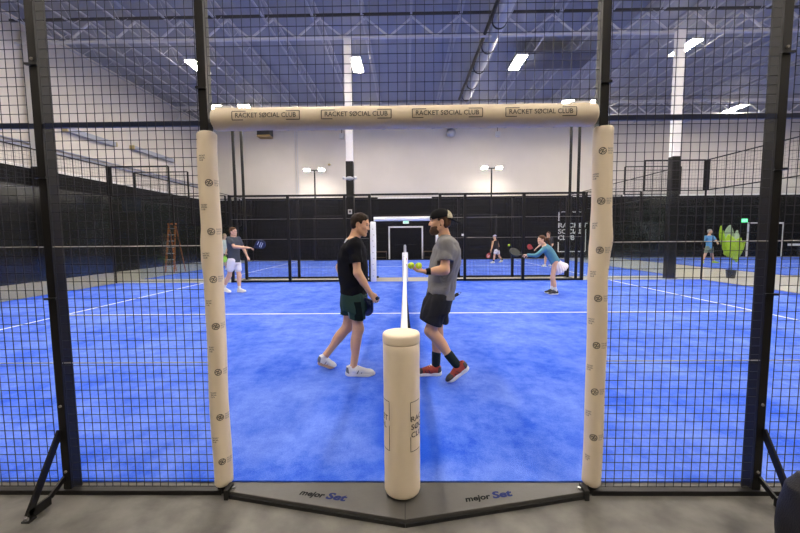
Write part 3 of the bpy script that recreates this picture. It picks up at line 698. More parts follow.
def flood(x, y, label):
    t = thing('floodlight_pole', label, 'floodlight', (x, y, -.008))
    MB().tube((0, 0, 0), (0, 0, 5.95), .05, 10).build('pole', MT['black'], t, smooth=.9)
    MB().box(-.6, .6, -.03, .03, 5.93, 5.99).build('crossarm', MT['black'], t)
    MB().box(-.12, .12, -.12, .12, 0, .015).build('base_plate', MT['black'], t)
    for s in (-1, 1):
        c = V(s * .48, -.06, 6.0); n = unit(V(0, -.55, -1)); e = np.cross(n, V(1, 0, 0))
        h = MB().bar(c - V(.2, 0, 0), c + V(.2, 0, 0), .26, .06, n).build('lamp_head', MT['housing'], t)
        MB().bar(c + n * .036 - V(.18, 0, 0), c + n * .036 + V(.18, 0, 0), .22, .012, n).build('lens', MT['flood'], h)
    return t
fl = flood(-5.92, 10.76, 'black floodlight pole just behind the far fence on the left, nearer of two')
for x, y, r, lab in ((-5.86, 11.3, PI, 'black floodlight pole behind the far fence on the left, farther of two'), (5.98, 10.76, 0, 'black floodlight pole just behind the far fence on the right, nearer of two'), (5.93, 11.3, PI, 'black floodlight pole behind the far fence on the right, farther of two'),
                  (-5.95, 22.7, 0, 'distant twin floodlight on the left glowing against the white wall'), (5.7, 22.7, 0, 'distant twin floodlight on the right glowing against the white wall'),
                  (-5.9, -.8, PI, 'floodlight pole at the near side of the front court, left of the entrance'), (5.9, -.8, PI, 'floodlight pole at the near side of the front court, right of the entrance')):
    o = dup(fl); o.location = (x, y, -.008); o.rotation_euler = (0, 0, r); o['label'] = lab

# ------------------------------------------------------------------ things on the walls and roof
t = thing('ventilation_duct', 'long round grey duct with a black flange hanging under the roof right of centre', 'duct', (3.15, 9, 8.55))
MB().tube((0, 0, 0), (0, 8.2, 0), .22, 24).build('pipe', MT['duct'], t, smooth=.9); MB().tube((-.36, 0, -.1), (-.36, 8.2, -.1), .06, 12).build('conduit', MT['black'], t, smooth=.9)
for yy in (1.5, 3.2, 4.9, 6.6, 8.1): MB().tube((0, yy, 0), (0, yy + .06, 0), .245, 24).build('flange', MT['black'], t)
t = thing('roof_panel', 'dark flat rectangular panel under the roof near the right entrance post', 'panel', (6.0, 13.7, 8.66)); MB().box(-1.6, 1.6, -.7, .7, 0, .04).build('panel', MT['skydark'], t)
t = thing('unit_heater', 'small dark box heater with a brass lower edge high on the back wall', 'heater', (-9.3, 23.09, 8.2)); MB().box(-.42, .42, -.3, .405, .12, .62).build('casing', MT['heater'], t, bevel=.02); MB().box(-.42, .42, -.32, .34, 0, .12).build('louvre', MT['heaterface'], t)
t = thing('exhaust_fan', 'round grey ventilator on the back wall just under the crossbar', 'ventilator', (3.1, 23.15, 8.38)); MB().ball((0, 0, 0), .3, sc=(1, .9, 1)).build('dome', MT['steel'], t, smooth=True); MB().tube((0, .0, 0), (0, .3, .1), .15, 12).build('throat', MT['black'], t); MB().tube((0, 0, .2), (0, 0, .9), .03, 8).build('hanger', MT['black'], t)
for x in (6.2, -4.2):
    t = thing('wall_speaker', 'small dark loudspeaker hung high on the back wall, %s' % ('right of the ventilator' if x > 0 else 'left of the slim column'), 'loudspeaker', (x, 23.2, 8.1)); MB().box(-.14, .14, -.15, .15, 0, .32).build('cabinet', MT['housing'], t, bevel=.02); MB().tube((0, .1, .3), (0, .2, .9), .02, 6).build('bracket', MT['black'], t)
t = thing('wall_lamp', 'tiny yellow lamp on the white back wall beside the slim column', 'lamp', (-5.1, 23.42, 6.45)); MB().ball((0, 0, 0), .1, sc=(1, .6, .8)).build('globe', MT['yellow'], t, smooth=True); MB().box(-.05, .05, .03, .08, -.12, .12).build('plate', MT['housing'], t)
b = MB(); 
for x in (-7.4, -7.25): b.tube((x, 23.44, 4.25), (x, 23.44, 8.7), .025, 6)
o = b.build('wall_conduit', MT['housing']); tag(o, 'pair of thin vertical conduits on the white back wall, left side', 'conduit')
for y0, y1, z, lab in ((12.7, 15.2, 5.92, 'long blue-grey wall unit on the white left wall, nearer of two'), (16.4, 19.6, 6.05, 'long blue-grey wall unit on the white left wall, farther of two')):
    t = thing('wall_unit', lab, 'wall unit', (XL + .12, (y0 + y1) / 2, z)); L = (y1 - y0) / 2
    MB().box(-.1, .12, -L, L, -.1, .1).build('casing', MT['pipe'], t, bevel=.02); MB().box(-.1, .13, -L - .06, -L, -.1, .1).build('end_cap', MT['yellow'], t); MB().box(-.1, .13, L, L + .06, -.1, .1).build('end_cap', MT['yellow'], t)
t = thing('wall_pipe', 'thin blue-grey pipe running along the white left wall above the black panelling', 'pipe', (XL + .08, 8, 4.88)); MB().tube((0, -10, 0), (0, 15.4, 0), .05, 10).tube((0, -10, .14), (0, 15.4, .14), .035, 8).build('pipes', MT['pipe'], t, smooth=.9)

def wall_door(x, label, w=1.08, h=2.25):
    t = thing('door_frame', label, 'door', (x, YF - .02, -.012))
    b = MB(); b.box(-w - .06, -w + .04, -.06, .02, 0, h); b.box(w - .04, w + .06, -.06, .02, 0, h); b.box(-w - .06, w + .06, -.06, .02, h, h + .1); b.build('frame', MT['doorframe'], t)
    for s in (-1, 1):
        d = MB().box(min(0, s * (w - .05)) + .006, max(0, s * (w - .05)) - .006, -.03, .01, .01, h - .01).build('leaf', MT['door'], t); MB().bar((s * .12, -.06, 1.0), (s * .75, -.06, 1.0), .03, .04).build('push_bar', MT['black'], d)
wall_door(.04, 'white door frame round black double doors on the back wall, seen through the far opening', 1.13, 2.16)
wall_door(24.4, 'white door frame round black double doors on the back wall at the far right', 1.15, 2.2)
for x, z, lab in ((.06, 2.42, 'small lit exit sign above the centre double doors'), (22.9, 2.3, 'green lit exit sign beside the far right double doors')):
    t = thing('exit_sign', lab, 'exit sign', (x, YF - .08, z)); MB().box(-.2, .2, -.03, .03, 0, .24).build('box', MT['signwhite'] if x < 5 else MT['exit'], t, bevel=.01)
    vs, fs = text_mb('EXIT', .2, bold=.004); p = MB(); p.add([(v[0], -.034, v[1]) for v in fit(vs, .30, .14, -.15, .05)], fs); p.build('lettering', MT['exit'] if x < 5 else MT['signwhite'], t)
for x, side in ((-1.75, 'left'), (1.75, 'right')):
    t = thing('bench', 'low dark wooden bench against the back wall, %s of the white door frame' % side, 'bench', (x, 23.2, -.012))
    MB().box(-.5, .5, -.2, .2, .50, .56).build('seat', MT['benchwood'], t, bevel=.01)
    for q in (-.45, .45): MB().box(q - .03, q + .03, -.18, .18, 0, .5).build('leg', MT['black'], t)
    MB().box(-.45, .45, -.02, .02, .12, .16).build('stretcher', MT['benchwood'], t)
t = thing('guard_rail', 'white horizontal guard rail in front of the back wall at the right edge', 'rail', (27.4, 23.0, -.012)); b = MB(); b.box(-1.9, 3, -.03, .03, .72, .86); b.build('rail', MT['doorframe'], t)
for x in (-1.2, 1, 2.8): MB().box(x - .03, x + .03, .0, .06, 0, .74).build('post', MT['black'], t)
t = thing('wall_sign', 'large white club name lettering in a bracket frame on the black back wall', 'sign', (11.4, YF - .012, 1.75))
p = MB()
for j, (w_, wd_) in enumerate((('RACKET', 1.98), ('SOCIAL', 1.66), ('CLUB', 1.12))):
    vs, fs = text_mb(w_, .4, bold=.012); vs = fit(vs, wd_, .33, -.95, .30 - j * .42); o = p.add([(v[0], 0, v[1]) for v in vs], fs)
p.build('lettering', MT['doorframe'], t)
p = MB(); u = MB()
for pts in ([(-.92, .75), (-.92, 1.36), (-.45, 1.36)], [(-.1, 1.36), (.92, 1.36), (.92, .75)], [(.92, .2), (.92, -1.33), (-.92, -1.33), (-.92, -.68)]): stroke(u, pts, .06)
p.add([(v[0], 0, v[1]) for v in u.v], u.f); p.build('bracket_frame', MT['doorframe'], t)
t = thing('wall_number', 'large dark court number C2 on the left glass corner behind the front court', 'sign', (-9.45, FF + .05, 2.55))
MB().box(-.3, .36, 0, .02, -.05, .42).build('board', MT['board'], t); p = MB(); vs, fs = text_mb('C2', .4, bold=.012); p.add([(v[0], -.004, v[1]) for v in fit(vs, .5, .3, -.22, .03)], fs); p.build('lettering', MT['wire'], t)
# ladder leaning behind the left glass corner
t = thing('step_ladder', 'orange step ladder standing behind the left glass corner', 'ladder', (-10.6, 14.6, -.003))
for s in (-1, 1):
    MB().bar((s * .2, -.35, 0), (s * .14, 0, 2.2), .03, .07, (1, 0, 0)).build('rail', MT['orange'], t); MB().bar((s * .22, .5, 0), (s * .15, .03, 2.15), .03, .04, (1, 0, 0)).build('rear_leg', MT['orange'], t)
for i in range(7): z = .3 + i * .28; f = z / 2.2; MB().box(-.2 + .05 * f, .2 - .05 * f, -.37 + .35 * f, -.29 + .35 * f, z, z + .025).build('step', MT['duct'], t)
MB().box(-.17, .17, -.06, .1, 2.18, 2.24).build('top_cap', MT['orange'], t)

# potted plant beside the right glass end
t = thing('potted_plant', 'potted plant with big lime leaves in a small black tub on the right walkway', 'plant', (11.30, 10.7, -.003))
MB().lathe([(.10, 0), (.12, .01), (.15, .27), (.16, .29), (.14, .29), (.13, .25)], 24).build('pot', MT['pot'], t, smooth=.9)
MB().lathe([(.13, .24), (.12, .262), (.01, .27)], 20).build('soil', MT['soil'], t)
MB().tube((0, 0, .25), (.0, 0, .75), .022, 8, .018).tube((.0, 0, .7), (-.12, .02, 1.0), .016, 8).tube((0, 0, .7), (.12, -.02, .95), .016, 8).build('stem', MT['stem'], t, smooth=.9)
def leaf(base, tip, w, m, bend):
    base = V(base); tip = V(tip); d = tip - base; L = np.linalg.norm(d); u = d / L; sd = unit(np.cross(u, V(0, 1, 0.15))); nn = np.cross(sd, u); n = 14; vs = []; fs = []
    for i in range(n + 1):
        f = i / n; ww = w * (math.sin(PI * min(1, f * .93 + .05)) ** .65); c = base + d * f + nn * bend * math.sin(PI * f)
        for s_ in (-1, -.5, 0, .5, 1): vs.append(c + sd * ww * s_ + nn * (.05 * abs(s_) + .012 * math.sin(9 * f + s_)))
    for i in range(n):
        for j in range(4): a = i * 5 + j; fs.append((a, a + 1, a + 6, a + 5))
    b = MB().add(vs, fs); o = b.build('leaf', m, t, smooth=True); md = o.modifiers.new('thickness', 'SOLIDIFY'); md.thickness = .012
leaf((-.10, 0, .75), (-.36, .05, 1.82), .10, MT['lime'], .06); leaf((-.02, -.08, .72), (-.20, -.1, 1.52), .20, MT['lime'], -.05); leaf((.02, .05, .9), (-.02, .08, 1.84), .19, MT['paleleaf'], .05)
leaf((.10, -.06, .62), (.22, -.08, 1.40), .19, MT['lime'], .05); leaf((.12, .04, .8), (.22, .06, 1.66), .13, MT['paleleaf'], -.04); leaf((.2, 0, .55), (.48, .0, 1.28), .10, MT['lime'], .05); leaf((-.12, -.05, .8), (-.30, -.12, .95), .1, MT['lime'], .02)

# black sports bag at the right edge
bag_root = t = thing('sports_bag', 'black backpack with a rolled top standing on the concrete by the right braced post', 'bag', (2.02, -.80, -.012))
q = SDF(); q.loft([(V(0, 0, 0.0), .10, .15), (V(0, 0, .03), .115, .172), (V(0, .0, .16), .118, .175), (V(0, .01, .24), .10, .16), (V(0, .015, .275), .07, .125)], V(1, 0, 0), e=3)
q.cutbox(lambda P, f: f + .004 * wav(P, 30)); mesh_obj('body', q.mesh(.006), MT['bag'], t)
q = SDF(); q.loft([(V(0.02, -.10, .03), .05, .12), (V(.02, -.105, .12), .052, .125), (V(.02, -.095, .17), .04, .115)], V(1, 0, 0), e=3); mesh_obj('front_pocket', q.mesh(.006), MT['bag'], t)
b = MB(); b.path([(-.12, -.075, .235), (-.05, -.10, .25), (.03, -.10, .252), (.12, -.07, .24)], .004, 6); b.build('zipper', MT['bagtrim'], t)
q = SDF(); q.cone((-.07, .02, .275), (.10, .0, .29), .03, .034); mesh_obj('rolled_top', q.mesh(.005), MT['bagolive'], t)
b = MB(); b.path([(-.10, -.06, .26), (-.15, -.10, .2), (-.165, -.10, .10), (-.14, -.08, .03)], .010, 6); b.build('shoulder_strap', MT['bag'], t)

bag_root.scale = (1.3, 1.3, 1.5)

# ================================================================== PEOPLE
def rot_to(v, n, a): 
    """turn the direction v by the angle a towards n"""
    n = unit(n - np.dot(n, v) * v); return unit(v * math.cos(a) + n * math.sin(a))

def add_hand(B, w, d, n, s, curl, sc=1.0, thumb=(.55, .6, .45), tc=.35, spread=.07):
    """palm, four fingers and a thumb: w wrist, d finger direction, n direction the palm faces, s thumb side"""
    d = unit(d); n = unit(n - np.dot(n, d) * d); s = unit(s - np.dot(s, d) * d - np.dot(s, n) * n)
    for o, L in ((.026, .085), (.009, .09), (-.009, .086), (-.025, .077)):
        B.cone(w + s * o * .55 * sc, w + d * L * sc + s * o * sc, .0135 * sc, .0115 * sc, .012)
    for i, (o, L0, L) in enumerate(((.027, .085, .072), (.009, .090, .080), (-.0095, .086, .074), (-.0265, .077, .058))):
        p = w + d * L0 * sc + s * o * sc; dd = unit(d + s * spread * (1.5 - i)); c = curl[i] if isinstance(curl, (list, tuple)) else curl
        r = (.0092, .0094, .0090, .0080)[i] * sc
        for f, rr in ((.45, 1), (.31, .92), (.24, .82)):
            dd = rot_to(dd, n, c); q = p + dd * L * f * sc; B.cone(p, q, r * rr, r * rr * .93, .004); p = q
    p = w + d * .022 * sc + s * .022 * sc; dd = unit(d * thumb[0] + s * thumb[1] + n * thumb[2])
    for L, r0, r1 in ((.042, .0145, .0115), (.034, .0112, .0098), (.026, .0098, .008)):
        q = p + dd * L * sc; B.cone(p, q, r0 * sc, r1 * sc, .008); p = q; dd = rot_to(dd, unit(d * .8 - s * .5 + n * .3), tc)

def head_frame(c, f, u):
    f = unit(f); u = unit(u - np.dot(u, f) * f); l = np.cross(u, f)   # l is the person's left
    return V(c), f, u, l

def add_head(B, c, f, u, l, sc=1.0, beard=False):
    ax = (f, l, u); P = lambda a, b, z: c + (f * a + l * b + u * z) * sc
    E = lambda p, r, k=.02, op='u': B.ell(p, ax, V(*r) * sc, k * sc, op)
    E(P(-.012, 0, .035), (.097, .076, .086)); E(P(.030, 0, -.030), (.062, .060, .085), .03)
    for s in (-1, 1):
        B.cone(P(.005, s * .052, -.055), P(.070, s * .018, -.098), .022 * sc, .018 * sc, .025)
        E(P(.060, s * .038, -.020), (.026, .022, .020), .02)
        E(P(-.010, s * .074, -.008), (.019, .010, .033), .006); E(P(-.004, s * .0835, -.006), (.009, .005, .018), .006, 's')
        E(P(.0935, s * .031, .009), (.014, .016, .009), .012, 's')
    B.cone(P(.083, -.034, .030), P(.083, .034, .030), .011 * sc, .011 * sc, .015)
    B.cone(P(.089, 0, .012), P(.105, 0, -.026), .008 * sc, .0115 * sc, .010)
    for s in (-1, 1): E(P(.095, s * .012, -.030), (.011, .008, .008), .006)
    B.cone(P(.089, -.019, -.058), P(.089, .019, -.058), .0075 * sc, .0075 * sc, .006); B.cone(P(.087, -.016, -.069), P(.087, .016, -.069), .008 * sc, .008 * sc, .006)
    E(P(.093, 0, -.0635), (.012, .024, .0022), .002, 's')
    E(P(.078, 0, -.098), (.020, .022, .018), .015)

def face_parts(t, o, c, f, u, l, sc, hi, irism, browm):
    P = lambda a, b, z: c + (f * a + l * b + u * z) * sc - o
    for s in (-1, 1):
        p = P(.0755, s * .031, .009)
        e = MB().ball((0, 0, 0), .0115 * sc, 12, 8).build('eye', MT['eyew'], t, smooth=True); e.location = p
        MB().ball(tuple(f * .0072 * sc), .0062 * sc, 10, 6).build('iris', irism, e, smooth=True)
        q = SDF(); q.cone(P(.090, s * .017, .027), P(.080, s * .046, .031), .0045 * sc, .0035 * sc); mesh_obj('eyebrow', q.mesh(.0022 * sc), browm, t)

def make_hair(kind, c, f, u, l, sc, h):
    q = SDF(); ax = (f, l, u); P = lambda a, b, z: c + (f * a + l * b + u * z) * sc
    th = {'short': .0065, 'crop': .006, 'long': .014}[kind]
    q.ell(P(-.014, 0, .037), ax, V(.099 + th, .078 + th, .088 + th) * sc, .02)
    if kind == 'long':
        q.cone(P(-.07, 0, .0), P(-.10, 0, -.05), .05 * sc, .04 * sc, .03)
    else:
        q.cone(P(-.055, -.035, -.02), P(-.055, .035, -.02), .046 * sc, .046 * sc, .02); 
    def post(X, v):
        d = X - c; a = d @ f / sc; z = d @ u / sc; b = np.abs(d @ l) / sc
        v = v + .0025 * sc * wav(X, 140 / sc, (1, 1, .4))
        # hairline: forehead, temples, sideburns in front of the ear, nape
        front = np.where(z > .052, .080 - .5 * np.maximum(0, .095 - z), np.where(z > .01, .030 + .10 * (z - .01), .012))
        cutf = a - front
        ear = np.sqrt(((a + .008) / .024) ** 2 + ((z + .012) / .036) ** 2) - 1
        low = (-.075 - z) if kind != 'long' else (-.12 - z)
        v = np.maximum(v, cutf * sc); v = np.maximum(v, np.where(b > .05, -ear * .02 * sc, -1)); v = np.maximum(v, low * sc)
        side = np.where((a > -.03), -.045 - z, -1); return np.maximum(v, side * sc)
    q.cutbox(post); return q.mesh(h)

def make_shoe(t, o, heel, toe, up, main, sole, trim, h, lace=None, width=1.0, toecap=None):
    """heel and toe are the ends of the sole on the ground side"""
    heel = V(heel); toe = V(toe); f = unit(toe - heel); L = np.linalg.norm(toe - heel); u = unit(up - np.dot(up, f) * f); l = np.cross(u, f); ax = (f, l, u)
    P = lambda a, b, z: heel + f * a * L + l * b * width + u * z
    q = SDF()
    q.cone(P(.14, 0, .055), P(.40, 0, .058), .040, .039, .02); q.cone(P(.40, 0, .056), P(.80, .004, .036), .040, .036, .03); q.cone(P(.17, 0, .060), P(.15, 0, .103), .040, .039, .02)
    q.cone(P(.30, 0, .088), P(.60, 0, .056), .030, .024, .03); q.ell(P(.83, .004, .038), ax, V(.050, .044, .026), .025)
    q.cut(P(0, 0, .026), -u); q.cut(P(.14, 0, .112), unit(u - .22 * f)); q.ell(P(.17, 0, .118), ax, V(.036, .026, .028), .006, 's')
    s = mesh_obj('shoe', q.mesh(h), main, t, o)
    q = SDF()
    def plan(X):
        d = X - heel; a = d @ f / L; z = d @ u; b = np.abs(d @ l)
        w = np.interp(a, [-.02, .05, .15, .38, .62, .74, .88, .97, 1.02], [.012, .034, .041, .036, .047, .051, .044, .026, .006]) * width
        top = np.interp(a, [0, .1, .4, .8, 1], [.046, .040, .034, .032, .040]); bot = np.interp(a, [0, .08, .2, .78, 1], [.010, .002, 0, 0, .016])
        w = w + .004 * np.clip((top - z) / .03, 0, 1)
        return np.maximum(np.maximum(b - w, z - top), np.maximum(bot - z, np.maximum(a - 1.01, -.01 - a) * L))
    c0 = P(.5, 0, .02); q.p.append((plan, c0 - L * .62, c0 + L * .62, 0, 'u')); mesh_obj('sole', q.mesh(h), sole, s, o)
    if trim:
        def patch(nm, fn_, m, off=.0022):
            q = SDF(); q.cone(P(.14, 0, .055), P(.40, 0, .058), .040 + off, .039 + off, .02); q.cone(P(.40, 0, .056), P(.80, .004, .036), .040 + off, .036 + off, .03); q.cone(P(.17, 0, .060), P(.15, 0, .103), .040 + off, .039 + off, .02); q.ell(P(.83, .004, .038), ax, V(.050, .044, .026) + off, .025)
            def post(X, v):
                d = X - heel; return np.maximum(v, fn_(d @ f / L, d @ l, d @ u) * .3)
            q.cutbox(post); mesh_obj(nm, q.mesh(min(h, .004)), m, s, o)
        patch('heel_counter', lambda a, b, z: np.maximum(np.maximum(a - .12 - .5 * (.09 - z), z - .098), .03 - z), trim)
        patch('side_stripe', lambda a, b, z: np.maximum(np.minimum(np.abs(a - .42 - 1.6 * (z - .04)) - .022, np.abs(a - .56 - 1.6 * (z - .04)) - .022), np.maximum(np.maximum(z - .082, .03 - z), .018 - np.abs(b))), trim)
    if toecap:
        q = SDF(); q.cone(P(.60, 0, .046), P(.80, .004, .036), .0395, .0385, .03); q.ell(P(.83, .004, .038), ax, V(.0525, .0465, .0285), .025); q.cut(P(0, 0, .03), -u); q.cut(P(.70, 0, .03), unit(-f - .6 * u)); mesh_obj('toe_cap', q.mesh(min(h, .004)), toecap, s, o)
    q = SDF(); q.cone(P(.33, 0, .112), P(.27, 0, .132), .018, .020, 0, flat=(f, .45)); mesh_obj('tongue', q.mesh(h), trim or main, s, o)
    if lace:
        b = MB()
        for i in range(5):
            a = .36 + .055 * i; z = .121 - .0105 * i; b.tube(P(a, -.020, z - .006) - o, P(a + .03, .020, z - .004) - o, .0035, 6); b.tube(P(a, .020, z - .006) - o, P(a + .03, -.020, z - .004) - o, .0035, 6)
        b.build('laces', lace, s)
    return s

def limb(B, a, b, c, r, k=.03, muscle=None):
    B.cone(a, b, r[0], r[1], k); B.cone(b, c, r[1], r[2], k)
    if muscle is not None:
        d = unit(c - b); m = b + (c - b) * .30 + unit(muscle) * .018; ex = unit(np.cross(d, muscle)); B.ell(m, (d, unit(muscle - np.dot(muscle, d) * d), ex), V(.13, r[1] * .92, r[1] * .95), .03)

def person(label, root, J, h, mats, clothing):
    """J: joints in world metres; clothing: callable that adds the garments"""
    t = thing('person', label, 'person', root); o = V(root)
    c, f, u, l = head_frame(J['head'], J['headf'], J['headu']); sc = J.get('hsc', 1.0)
    B = SDF(); add_head(B, c, f, u, l, sc)
    nb = J['neck']; B.cone(nb - V(0, 0, .03), c - u * .055 * sc - f * .022 * sc, .064 * J['s'], .053 * J['s'], .03)
    lat = unit(J['shL'] - J['shR']); hip = (J['hipL'] + J['hipR']) / 2; k = J['s']
    B.loft([(hip - V(0, 0, .06) * k, .085 * k, .13 * k), (hip + V(0, 0, .05) * k, .10 * k, .145 * k), (hip * .5 + nb * .5, .095 * k, .135 * k), (hip * .2 + nb * .8, .105 * k, .16 * k), (nb - V(0, 0, .0), .06 * k, .09 * k)], lat, .03)
    for sd in 'LR':
        B.cone(nb - V(0, 0, .045) * k, J['sh' + sd], .055 * k, .05 * k, .04)
        ra = [x * k * J.get('arm', 1) for x in (.051, .039, .027)]; limb(B, J['sh' + sd], J['el' + sd], J['wr' + sd], ra)
        e, w = J['el' + sd], J['wr' + sd]; B.cone(e + (w - e) * .1, e + (w - e) * .45, .037 * k * J.get('arm', 1), .036 * k * J.get('arm', 1), .03)
        H = J['hand' + sd]; add_hand(B, w + unit(w - e) * .005, H['d'], H['n'], H['s'], H['curl'], k * .98, H.get('thumb', (.55, .6, .45)), H.get('tc', .35))
        limb(B, J['hip' + sd], J['kn' + sd], J['an' + sd], [x * k * J.get('leg', 1) for x in (.082, .055, .037)], .04, J['calf' + sd] if 'calf' + sd in J else -J['front'])
        if J.get('foot', True):
            B.cone(J['an' + sd], J['an' + sd] - J['up' + sd] * .04 + unit(J['toe' + sd] - J['heel' + sd]) * .01, .034 * k, .03 * k, .02)
    mesh_obj('body', B.mesh(h), mats['skin'], t, o)
    if 'hair' in mats and mats['hair']: mesh_obj('hair', make_hair(mats.get('cut', 'short'), c, f, u, l, sc, min(h, .006)), mats['hair'], t, o)
    face_parts(t, o, c, f, u, l, sc, h, MT['iris'], mats.get('brow', mats.get('hair') or MT['brown']))
    clothing(t, o, c, f, u, l, sc)
    return t

def rows_px(rows, Y, lat_sc=1.0):
    """side-view outline rows (v, left u, right u, half width) to loft rows, bottom to top"""
    out = []
    for v, a, b, w in sorted(rows, key=lambda r: -r[0]):
        p = at(a, v, Y); q = at(b, v, Y); out.append(((p + q) / 2, np.linalg.norm(q - p) / 2, w))
    z = [r[0][2] for r in out]
    return out

# ------------------------------------------------------------------ racket
_rk = {}
def racket_parts(h):
    if h in _rk: return _rk[h]
    X, Y_, Z_ = V(1, 0, 0), V(0, 1, 0), V(0, 0, 1)
    def head(rx, ry, th):
        def fn(P):
            a = np.sqrt(((P[..., 0] - .318) / rx) ** 2 + (P[..., 1] / ry) ** 2); return np.maximum((a - 1) * min(rx, ry), np.abs(P[..., 2]) - th)
        return fn
    fr = SDF(); fr.p.append((head(.138, .130, .019), V(.17, -.14, -.02), V(.46, .14, .02), .0, 'u'))
    for s in (-1, 1): fr.cone((.12, s * .006, 0), (.215, s * .075, 0), .015, .017, .01)
    fr.p.append((head(.124, .116, .05), V(.17, -.14, -.02), V(.46, .14, .02), .0, 's'))
    fc = SDF(); fc.p.append((head(.126, .118, .0165), V(.17, -.14, -.02), V(.46, .14, .02), .0, 'u'))
    def holes(P, v):
        x = P[:, 0] - .318; y = P[:, 1]; gx = (x / .030 + 100.5) % 1 - .5; gy = (y / .030 + 100.5) % 1 - .5
        d = np.sqrt(gx ** 2 + gy ** 2) * .030 - .0062; return np.maximum(v, np.where(x * x + y * y < .0088, -d, -1))
    fc.cutbox(holes)
    gp = SDF(); gp.cone((.004, 0, 0), (.135, 0, 0), .0165, .0155, 0); gp.cone((0, 0, 0), (.012, 0, 0), .0195, .018, .006)
    _rk[h] = [('frame', fr.mesh(h)), ('face', fc.mesh(h)), ('grip', gp.mesh(h))]
    return _rk[h]

def racket(label, butt, axis, normal, mframe, mface, h=.005, decal=None, mgrip=None):
    a = unit(axis); n = unit(V(normal) - np.dot(normal, a) * a); s = np.cross(n, a); t = thing('padel_racket', label, 'racket', butt)
    R_ = Matrix((a, s, n)).transposed().to_4x4(); R_.translation = tuple(butt); t.matrix_world = R_
    for (nm, vf), m in zip(racket_parts(h), (mframe, mface, mgrip or MT['grip'])): mesh_obj(nm, vf, m, t)
    if decal:
        for sg in (1, -1):
            b = MB()
            for p, q in (((.25, -.05), (.38, .06)), ((.28, -.08), (.41, .02)), ((.24, .03), (.33, .095))):
                d = V(*q) - V(*p); nn = np.array((-d[1], d[0])) / np.linalg.norm(d) * .008; z = .0172 * sg
                b.add([(p[0] + nn[0], p[1] + nn[1], z), (p[0] - nn[0], p[1] - nn[1], z), (q[0] - nn[0], q[1] - nn[1], z), (q[0] + nn[0], q[1] + nn[1], z)], [(0, 1, 2, 3)])
            b.build('decal', decal, t)
    b = MB(); b.path([(0, 0, 0), (-.03, .015, 0), (-.06, .0, 0.01), (-.03, -.015, 0), (0, 0, 0)], .0025, 5); b.build('wrist_cord', mgrip or MT['grip'], t)
    return t

Zu = V(0, 0, 1)
# ------------------------------------------------------------------ the man in black, left of the net, walking to the right
Y0 = 1.71; yn, yf = Y0 - .09, Y0 + .09
J = dict(s=1.0, front=V(1, 0, 0))
J['head'] = at(360.2, 224.6, Y0); J['headf'] = V(1, -.10, -.26); J['headu'] = V(.26, 0, 1); J['hsc'] = 1.0
J['neck'] = at(353.5, 238.5, Y0)
J['shR'] = at(354.5, 244.5, Y0 - .185); J['shL'] = at(350, 244.0, Y0 + .18)
J['elR'] = at(357.5, 272.5, Y0 - .235); J['wrR'] = at(370.5, 293.5, Y0 - .23)
J['elL'] = at(339.6, 267, Y0 + .24); J['wrL'] = at(345.5, 288, Y0 + .20)
J['hipR'] = at(354, 297, yn); J['hipL'] = at(352, 297, yf)
J['knR'] = at(358.4, 329, yn - .01); J['anR'] = at(353.6, 366.5, yn - .01)
J['knL'] = at(347.5, 327, yf); J['anL'] = at(326.3, 354.5, yf + .01)
J['heelR'] = at(345.8, 376.0, yn - .01); J['toeR'] = at(375.0, 376.3, yn - .02); J['heelR'][2] = J['toeR'][2] = 0.001; J['upR'] = Zu
J['heelL'] = at(317.5, 363.5, yf + .01); J['toeL'] = at(334.5, 376.2, yf + .02); J['toeL'][2] = .003; J['upL'] = unit(V(.62, 0, .78))
J['handR'] = dict(d=V(.62, .10, -.75), n=V(-.35, .92, -.2), s=V(.75, .1, .6), curl=[.62, .68, .72, .76], tc=.5, thumb=(.6, .45, .6))
J['handL'] = dict(d=V(.1, 0, -1), n=V(0, -1, 0), s=V(1, 0, 0), curl=.25)
